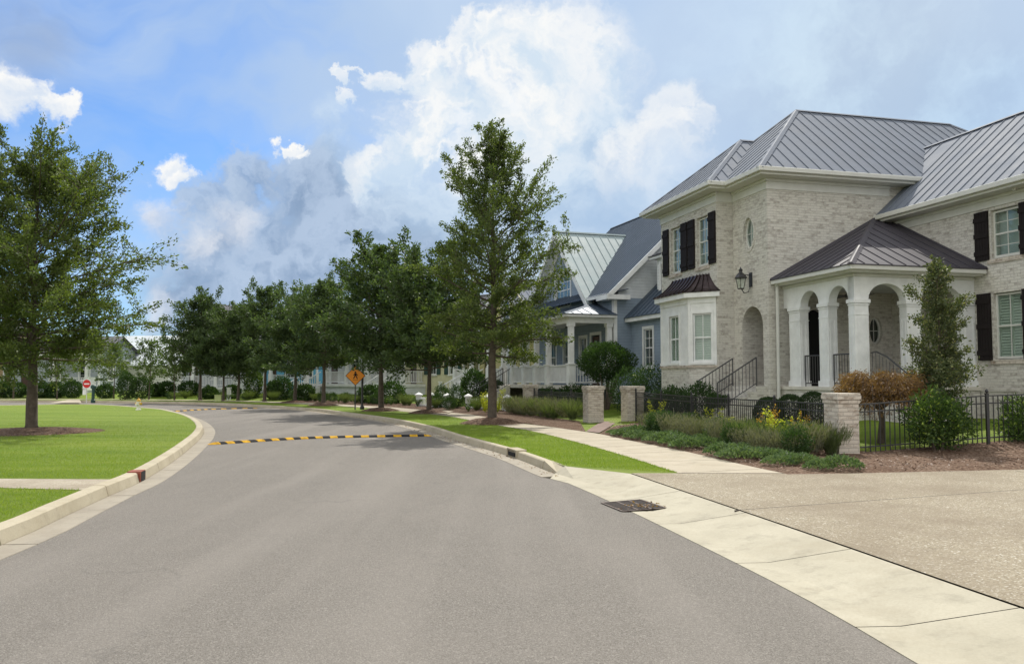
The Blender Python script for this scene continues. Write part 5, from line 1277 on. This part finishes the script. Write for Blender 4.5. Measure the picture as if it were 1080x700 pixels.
b=MB();b.lathe((0,0,0),[(.14,-.1),(.14,.1),(.1,.13),(.1,.85),(.17,.88),(.17,1.05),(.1,1.12)],10);b.build('post',M['green_post'],r)
g=G(146,432.4);r=empty('fire_hydrant',(g.x,g.y,.14),R(-20),'small fire hydrant with orange-yellow bonnet and pale body at the lawn edge by the bend','hydrant')
b=MB();b.lathe((0,0,0),[(.13,-.02),(.13,.04),(.09,.05),(.085,.36),(.11,.37),(.11,.41)],12);b.build('barrel',M['hydrant_white'],r,smooth=False)
b=MB();b.lathe((0,0,.41),[(.105,0),(.1,.06),(.06,.12),(.025,.14),(.025,.18)],12);b.build('bonnet',M['hydrant_yellow'],r)
for s in (-1,1):
    b=MB();b.tube([(s*.07,0,.3),(s*.15,0,.3)],.05,8);b.tube([(s*.15,0,.3),(s*.175,0,.3)],.062,8);b.build('outlet_cap',M['hydrant_yellow'],r)
b=MB();b.tube([(0,-.07,.27),(0,-.16,.27)],.065,8);b.build('outlet_cap',M['hydrant_white'],r)
g=G(230,423);r=empty('utility_box',(g.x,g.y,.14),R(12),'small pale green utility box on the grass strip at the bend','utility box')
b=MB();b.box(-.22,.22,-.15,.15,0,.36);b.build('cabinet',M['box_green'],r,bev=.02);b=MB();b.box(-.24,.24,-.17,.17,.36,.42);b.build('lid',M['box_green'],r,bev=.02);b=MB();b.box(-.26,.26,-.19,.19,-.05,.0);b.build('pad',M['concrete_cap'],r)
g=G(236.8,422);r=empty('marker_post',(g.x,g.y+.9,.14),0,'slim white post behind the small pale green utility box','post')
b=MB();b.box(-.12,.12,-.12,.12,-.05,.85);b.build('post',M['white'],r,bev=.01);b=MB();b.box(-.15,.15,-.15,.15,.85,.9);b.build('cap',M['white'],r)
# flower box of the cream cottage
# ------------------------------------------------------------------ grass blades on the near lawns, chips on the mulch
def inpoly(pts,poly):
    x,y=pts[:,0],pts[:,1];ins=np.zeros(len(pts),bool);n=len(poly);j=n-1
    for i in range(n):
        xi,yi=poly[i];xj,yj=poly[j]
        c=((yi>y)!=(yj>y))&(x<(xj-xi)*(y-yi)/((yj-yi)or 1e-9)+xi);ins^=c;j=i
    return ins
def blades(name,poly,box,z,excl,parts,label):
    C_=[];Ls=[]
    for (y0,y1,dens,L) in parts:
        x0,x1=box;n=int((x1-x0)*(y1-y0)*dens);p=np.stack([rs.uniform(x0,x1,n),rs.uniform(y0,y1,n)],1);p=p[rs.uniform(0,1,n)<np.clip(1.12-(p[:,1]-y0)/(y1-y0),0,1)]
        k=inpoly(p,poly)
        for e in excl:k&=~inpoly(p,e)
        k&=(p[:,0]>-.66*p[:,1]-.3)
        p=p[k];C_.append(np.column_stack([p,np.full(len(p),z)]));Ls.append(np.full((len(p),1),L))
    c=np.concatenate(C_);L=np.concatenate(Ls);d=rs.normal(0,.45,(len(c),3));d[:,2]=1
    print(name,len(c))
    o=leaves(c,d,L,L*.16,name,'grass_blade',None,jit=.1);return tag(o,label,'grass',kind='stuff')
q4=[tuple(v) for v in q_l] if False else None
il=[tuple(p) for p in IL if p.y<48]+[(-60,48),(-60,-5)]
path=[tuple(G(*p).xy) for p in ((133,505.2),(110,517.9),(0,515.4),(-400,512.4),(-400,503.2),(0,505.0))]
ring=[(G(33,455.5).x+1.85*math.cos(k/3),G(33,455.5).y+1.85*math.sin(k/3)) for k in range(19)]
blades('grass_blades',il,(-17,-4.6),.136,[path,ring],[(7,17,1500,.034),(7,30,420,.042)],'short mown grass blades of the island lawn')
ys_=[tuple(p) for p in YK if p.y<34]+[tuple(p) for p in SWl[::-1] if p.y<34]
m1=[(G(519,446.4).x+1.05*math.cos(k/3),G(519,446.4).y+1.05*math.sin(k/3)) for k in range(19)]
blades('grass_blades',ys_,(-5,4),.132,[m1],[(13,24,1500,.036),(13,36,500,.045)],'short mown grass blades of the strip between curb and sidewalk')
n=9000;p=np.stack([rs.uniform(3,14,n),rs.uniform(13.5,30,n)],1);p=p[inpoly(p,bed1)];c=np.array([(x,y,hz(x,y)+.045+.03*random.random()) for x,y in p])
o=leaves(c,rs.normal(0,1,(len(c),3))*np.array([1,1,.35]),.06,.02,'mulch_chips','mulch_chip',None,flat=3);tag(o,'bark chips lying loose on the mulch bed','mulch',kind='stuff')
# ------------------------------------------------------------------ light
SAZ,SEL=R(14),R(50)
sd=Vector((math.sin(SAZ)*math.cos(SEL),math.cos(SAZ)*math.cos(SEL),math.sin(SEL)))
L=bpy.data.lights.new('sun','SUN');L.energy=3.1;L.angle=R(.55);L.color=(1,.955,.87);lo=bpy.data.objects.new('sun',L);C.objects.link(lo);lo.rotation_euler=sd.to_track_quat('Z','Y').to_euler()
W=bpy.data.worlds.new('World');S.world=W;W.use_nodes=True;W.cycles.sampling_method='MANUAL';W.cycles.sample_map_resolution=256;nt=NT(W);nt.n.clear()
out=nt.a('ShaderNodeOutputWorld');bg=nt.a('ShaderNodeBackground');nt.c(bg.outputs[0],out.inputs[0]);bg.inputs[1].default_value=.1
sky=nt.a('ShaderNodeTexSky',sky_type='NISHITA');sky.sun_disc=False;sky.sun_elevation=SEL;sky.sun_rotation=SAZ;sky.air_density=1.0;sky.dust_density=.6;sky.ozone_density=2.5
D=nt.a('ShaderNodeTexCoord').outputs['Generated']
def vadd(a,b,sc):
    n=nt.a('ShaderNodeVectorMath',operation='MULTIPLY_ADD');nt.c(b,n.inputs[0]);n.inputs[1].default_value=(sc,sc,sc);nt.c(a,n.inputs[2]);return n.outputs[0]
def cnoise(v,s,det=6,ro=.55):
    n=nt.a('ShaderNodeTexNoise');n.inputs['Scale'].default_value=s;n.inputs['Detail'].default_value=det;n.inputs['Roughness'].default_value=ro;nt.c(v,n.inputs['Vector'])
    s_=nt.a('ShaderNodeVectorMath',operation='SUBTRACT');nt.c(n.outputs['Color'],s_.inputs[0]);s_.inputs[1].default_value=(.5,.5,.5);return s_.outputs[0]
d1=vadd(D,cnoise(D,7,7,.62),.14);d2=vadd(D,cnoise(D,3.5,4,.55),.30)
bn_=nt.noise(d1,13,4,.6);bil=nt.math('MULTIPLY',nt.math('ABSOLUTE',nt.math('SUBTRACT',bn_,.5)),2.6)
def pdir(px,py):
    a=px-540;b=350-py;v=Vector((a,F*math.cos(P)-b*math.sin(P),F*math.sin(P)+b*math.cos(P)));return v.normalized()
K=10.0/1.62
def sc_(c,k=K):return tuple(x*k for x in c)
base=nt.mix(1.0,sky.outputs[0],(.44,.66,.92),'MULTIPLY')
# high thin veil, thicker to the right
sp=nt.a('ShaderNodeSeparateXYZ');nt.c(D,sp.inputs[0])
mp=nt.a('ShaderNodeMapping');mp.inputs['Scale'].default_value=(1.0,1.0,2.6);mp.inputs['Rotation'].default_value=(0,R(-14),0);nt.c(d2,mp.inputs[0])
vn=nt.noise(mp.outputs[0],3.0,5,.55);vx=nt.rng(sp.outputs[0],-.45,.12,.05,.62,True)
veil=nt.rng(nt.math('ADD',vn,vx),.38,.92,0,.92,True)
vz=nt.rng(sp.outputs[2],0,.16,.55,0,True)
veil=nt.math('MAXIMUM',veil,vz)
grey=nt.noise(d2,2.3,3,.5)
vc=nt.mix(nt.rng(grey,.35,.65),sc_((.64,.76,.90)),sc_((.47,.62,.84)))
col=nt.mix(veil,base,vc)
NV=nt.rng(nt.noise(d1,5.5,5,.6),.40,.66,0,1,True)
BK=nt.math('MULTIPLY',nt.math('SUBTRACT',.3,bil),2.2);BL={}
def blob(col,px,py,r,edge,ca,cb,op=1,v=None,bl=.0,lit=True,sq=1.0):
    c=pdir(px,py);v=v or d1
    s=nt.a('ShaderNodeVectorMath',operation='SUBTRACT');nt.c(v,s.inputs[0]);s.inputs[1].default_value=c
    l=nt.a('ShaderNodeVectorMath',operation='LENGTH');nt.c(s.outputs[0],l.inputs[0]);dist=l.outputs['Value']
    rr=r/880*1.12
    if bl:
        if bl not in BL:BL[bl]=nt.math('MULTIPLY',bil,bl)
        dist=nt.math('ADD',dist,BL[bl])
    f=nt.rng(dist,rr*(1-edge),rr,op,0,True)
    if lit:
        dt=nt.a('ShaderNodeVectorMath',operation='DOT_PRODUCT');nt.c(s.outputs[0],dt.inputs[0]);dt.inputs[1].default_value=(-.35,-.1,.93)
        k=nt.math('MULTIPLY_ADD',dt.outputs['Value'],1/rr,BK)
        cc=nt.mix(nt.rng(k,-.35,.85,0,1),sc_(cb),sc_(ca))
    else:cc=nt.mix(NV,sc_(tuple(x*.93 for x in ca)),sc_(tuple(min(1,x*1.3+.03) for x in ca)))
    return nt.mix(f,col,cc)
WH=(1.0,1.0,.985);SH=(.66,.79,.92);GR1=(.34,.46,.63);GR2=(.29,.41,.58)
# soft grey masses first
for a in ((640,215,130,.9,(.40,.57,.80),.6),(520,360,170,.9,(.42,.55,.74),.7),(330,300,125,.8,GR1,.8),(450,270,90,.9,(.36,.48,.66),.8),(380,250,80,.8,GR1,.85),(420,320,90,.8,GR1,.8),(190,300,50,.8,GR1,.7),(250,320,75,.8,GR2,.8),(345,205,45,.5,GR1,.85),(900,70,230,.95,(.58,.70,.84),.6),(1010,200,170,.95,(.44,.60,.82),.7),(30,30,60,.95,(.36,.45,.62),.5)):
    col=blob(col,a[0],a[1],a[2],a[3],a[4],a[4],a[5],d2 if a[2]>100 else d1,.0,False)
for a in ((335,205,44),(385,225,46),(300,200,40),(255,190,36),(222,215,36),(345,255,56),(275,250,60),(215,265,44),(310,300,70),(235,315,60),(400,290,60),(195,305,30)):col=blob(col,a[0],a[1],a[2],.5,(.48,.60,.78),(.25,.36,.54),.88,d1,.04)
# big bright tower
for a in ((600,95,85),(560,60,50),(555,165,85),(520,120,52),(505,48,34),(470,100,50),(535,45,26),(430,66,34),(462,70,26),(395,78,26),(368,62,16),(355,80,16),(362,112,18),(345,68,11),(420,160,50),(445,140,40),(385,180,34)):
    col=blob(col,a[0],a[1],a[2],.5 if a[2]>45 else .36,WH,SH,.82 if a[2]>45 else .72,d1,.04)
for a in ((600,230,95),(430,215,60),(570,300,90),(640,140,60),(480,230,60),(350,150,40),(700,230,70)):col=blob(col,a[0],a[1],a[2],.85,(.66,.79,.93),(.45,.60,.80),.75,d1,.02)
for a in ((478,130,22),(468,150,16),(520,90,22),(500,180,38),(455,165,16)):col=blob(col,a[0],a[1],a[2],.6,WH,(.85,.92,1.0),.8,d1,.03)
# small bright ones
for a in ((5,95,40,1),(40,92,26,1),(80,102,17,1),(62,108,20,1),(184,172,20,1),(192,186,14,1),(168,176,8,.8),(288,158,13,1),(303,167,12,1),(318,174,8,.9),(216,291,8,1),(716,118,34,.6),(668,150,34,.55),(745,130,22,.5),(700,165,50,.5),(650,185,40,.35)):
    col=blob(col,a[0],a[1],a[2],.42,WH,(.74,.82,.93),a[3],d1,.02)
for a in ((170,228,24),(158,215,16),(243,238,26),(205,262,20),(172,326,18),(225,262,16)):col=blob(col,a[0],a[1],a[2]*1.2,.85,(.80,.83,.89),(.5,.58,.72),.75,d1,.01)
col=blob(col,655,240,60,.8,(.40,.55,.77),(.36,.52,.75),.55,d1,.02)
# unseen bright cloud deck behind and overhead, added as fill light for shaded facades
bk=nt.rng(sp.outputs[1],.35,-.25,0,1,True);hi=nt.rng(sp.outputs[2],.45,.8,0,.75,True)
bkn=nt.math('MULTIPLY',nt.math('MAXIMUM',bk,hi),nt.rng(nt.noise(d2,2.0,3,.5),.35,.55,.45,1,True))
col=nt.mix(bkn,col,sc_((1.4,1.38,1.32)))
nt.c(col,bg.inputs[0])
# ------------------------------------------------------------------ air
# ------------------------------------------------------------------ camera
cam=bpy.data.cameras.new('camera');co=bpy.data.objects.new('camera',cam);C.objects.link(co);co.location=(0,0,H);co.rotation_euler=(PI/2+P,0,0)
cam.sensor_width=36;cam.lens=36*880/1080;cam.clip_end=5000;cam.clip_start=.05;S.camera=co
S.render.engine='CYCLES';S.view_settings.view_transform='Standard';S.view_settings.look='None';S.view_settings.exposure=.66;S.cycles.max_bounces=7;S.cycles.transparent_max_bounces=6;S.view_settings.gamma=1
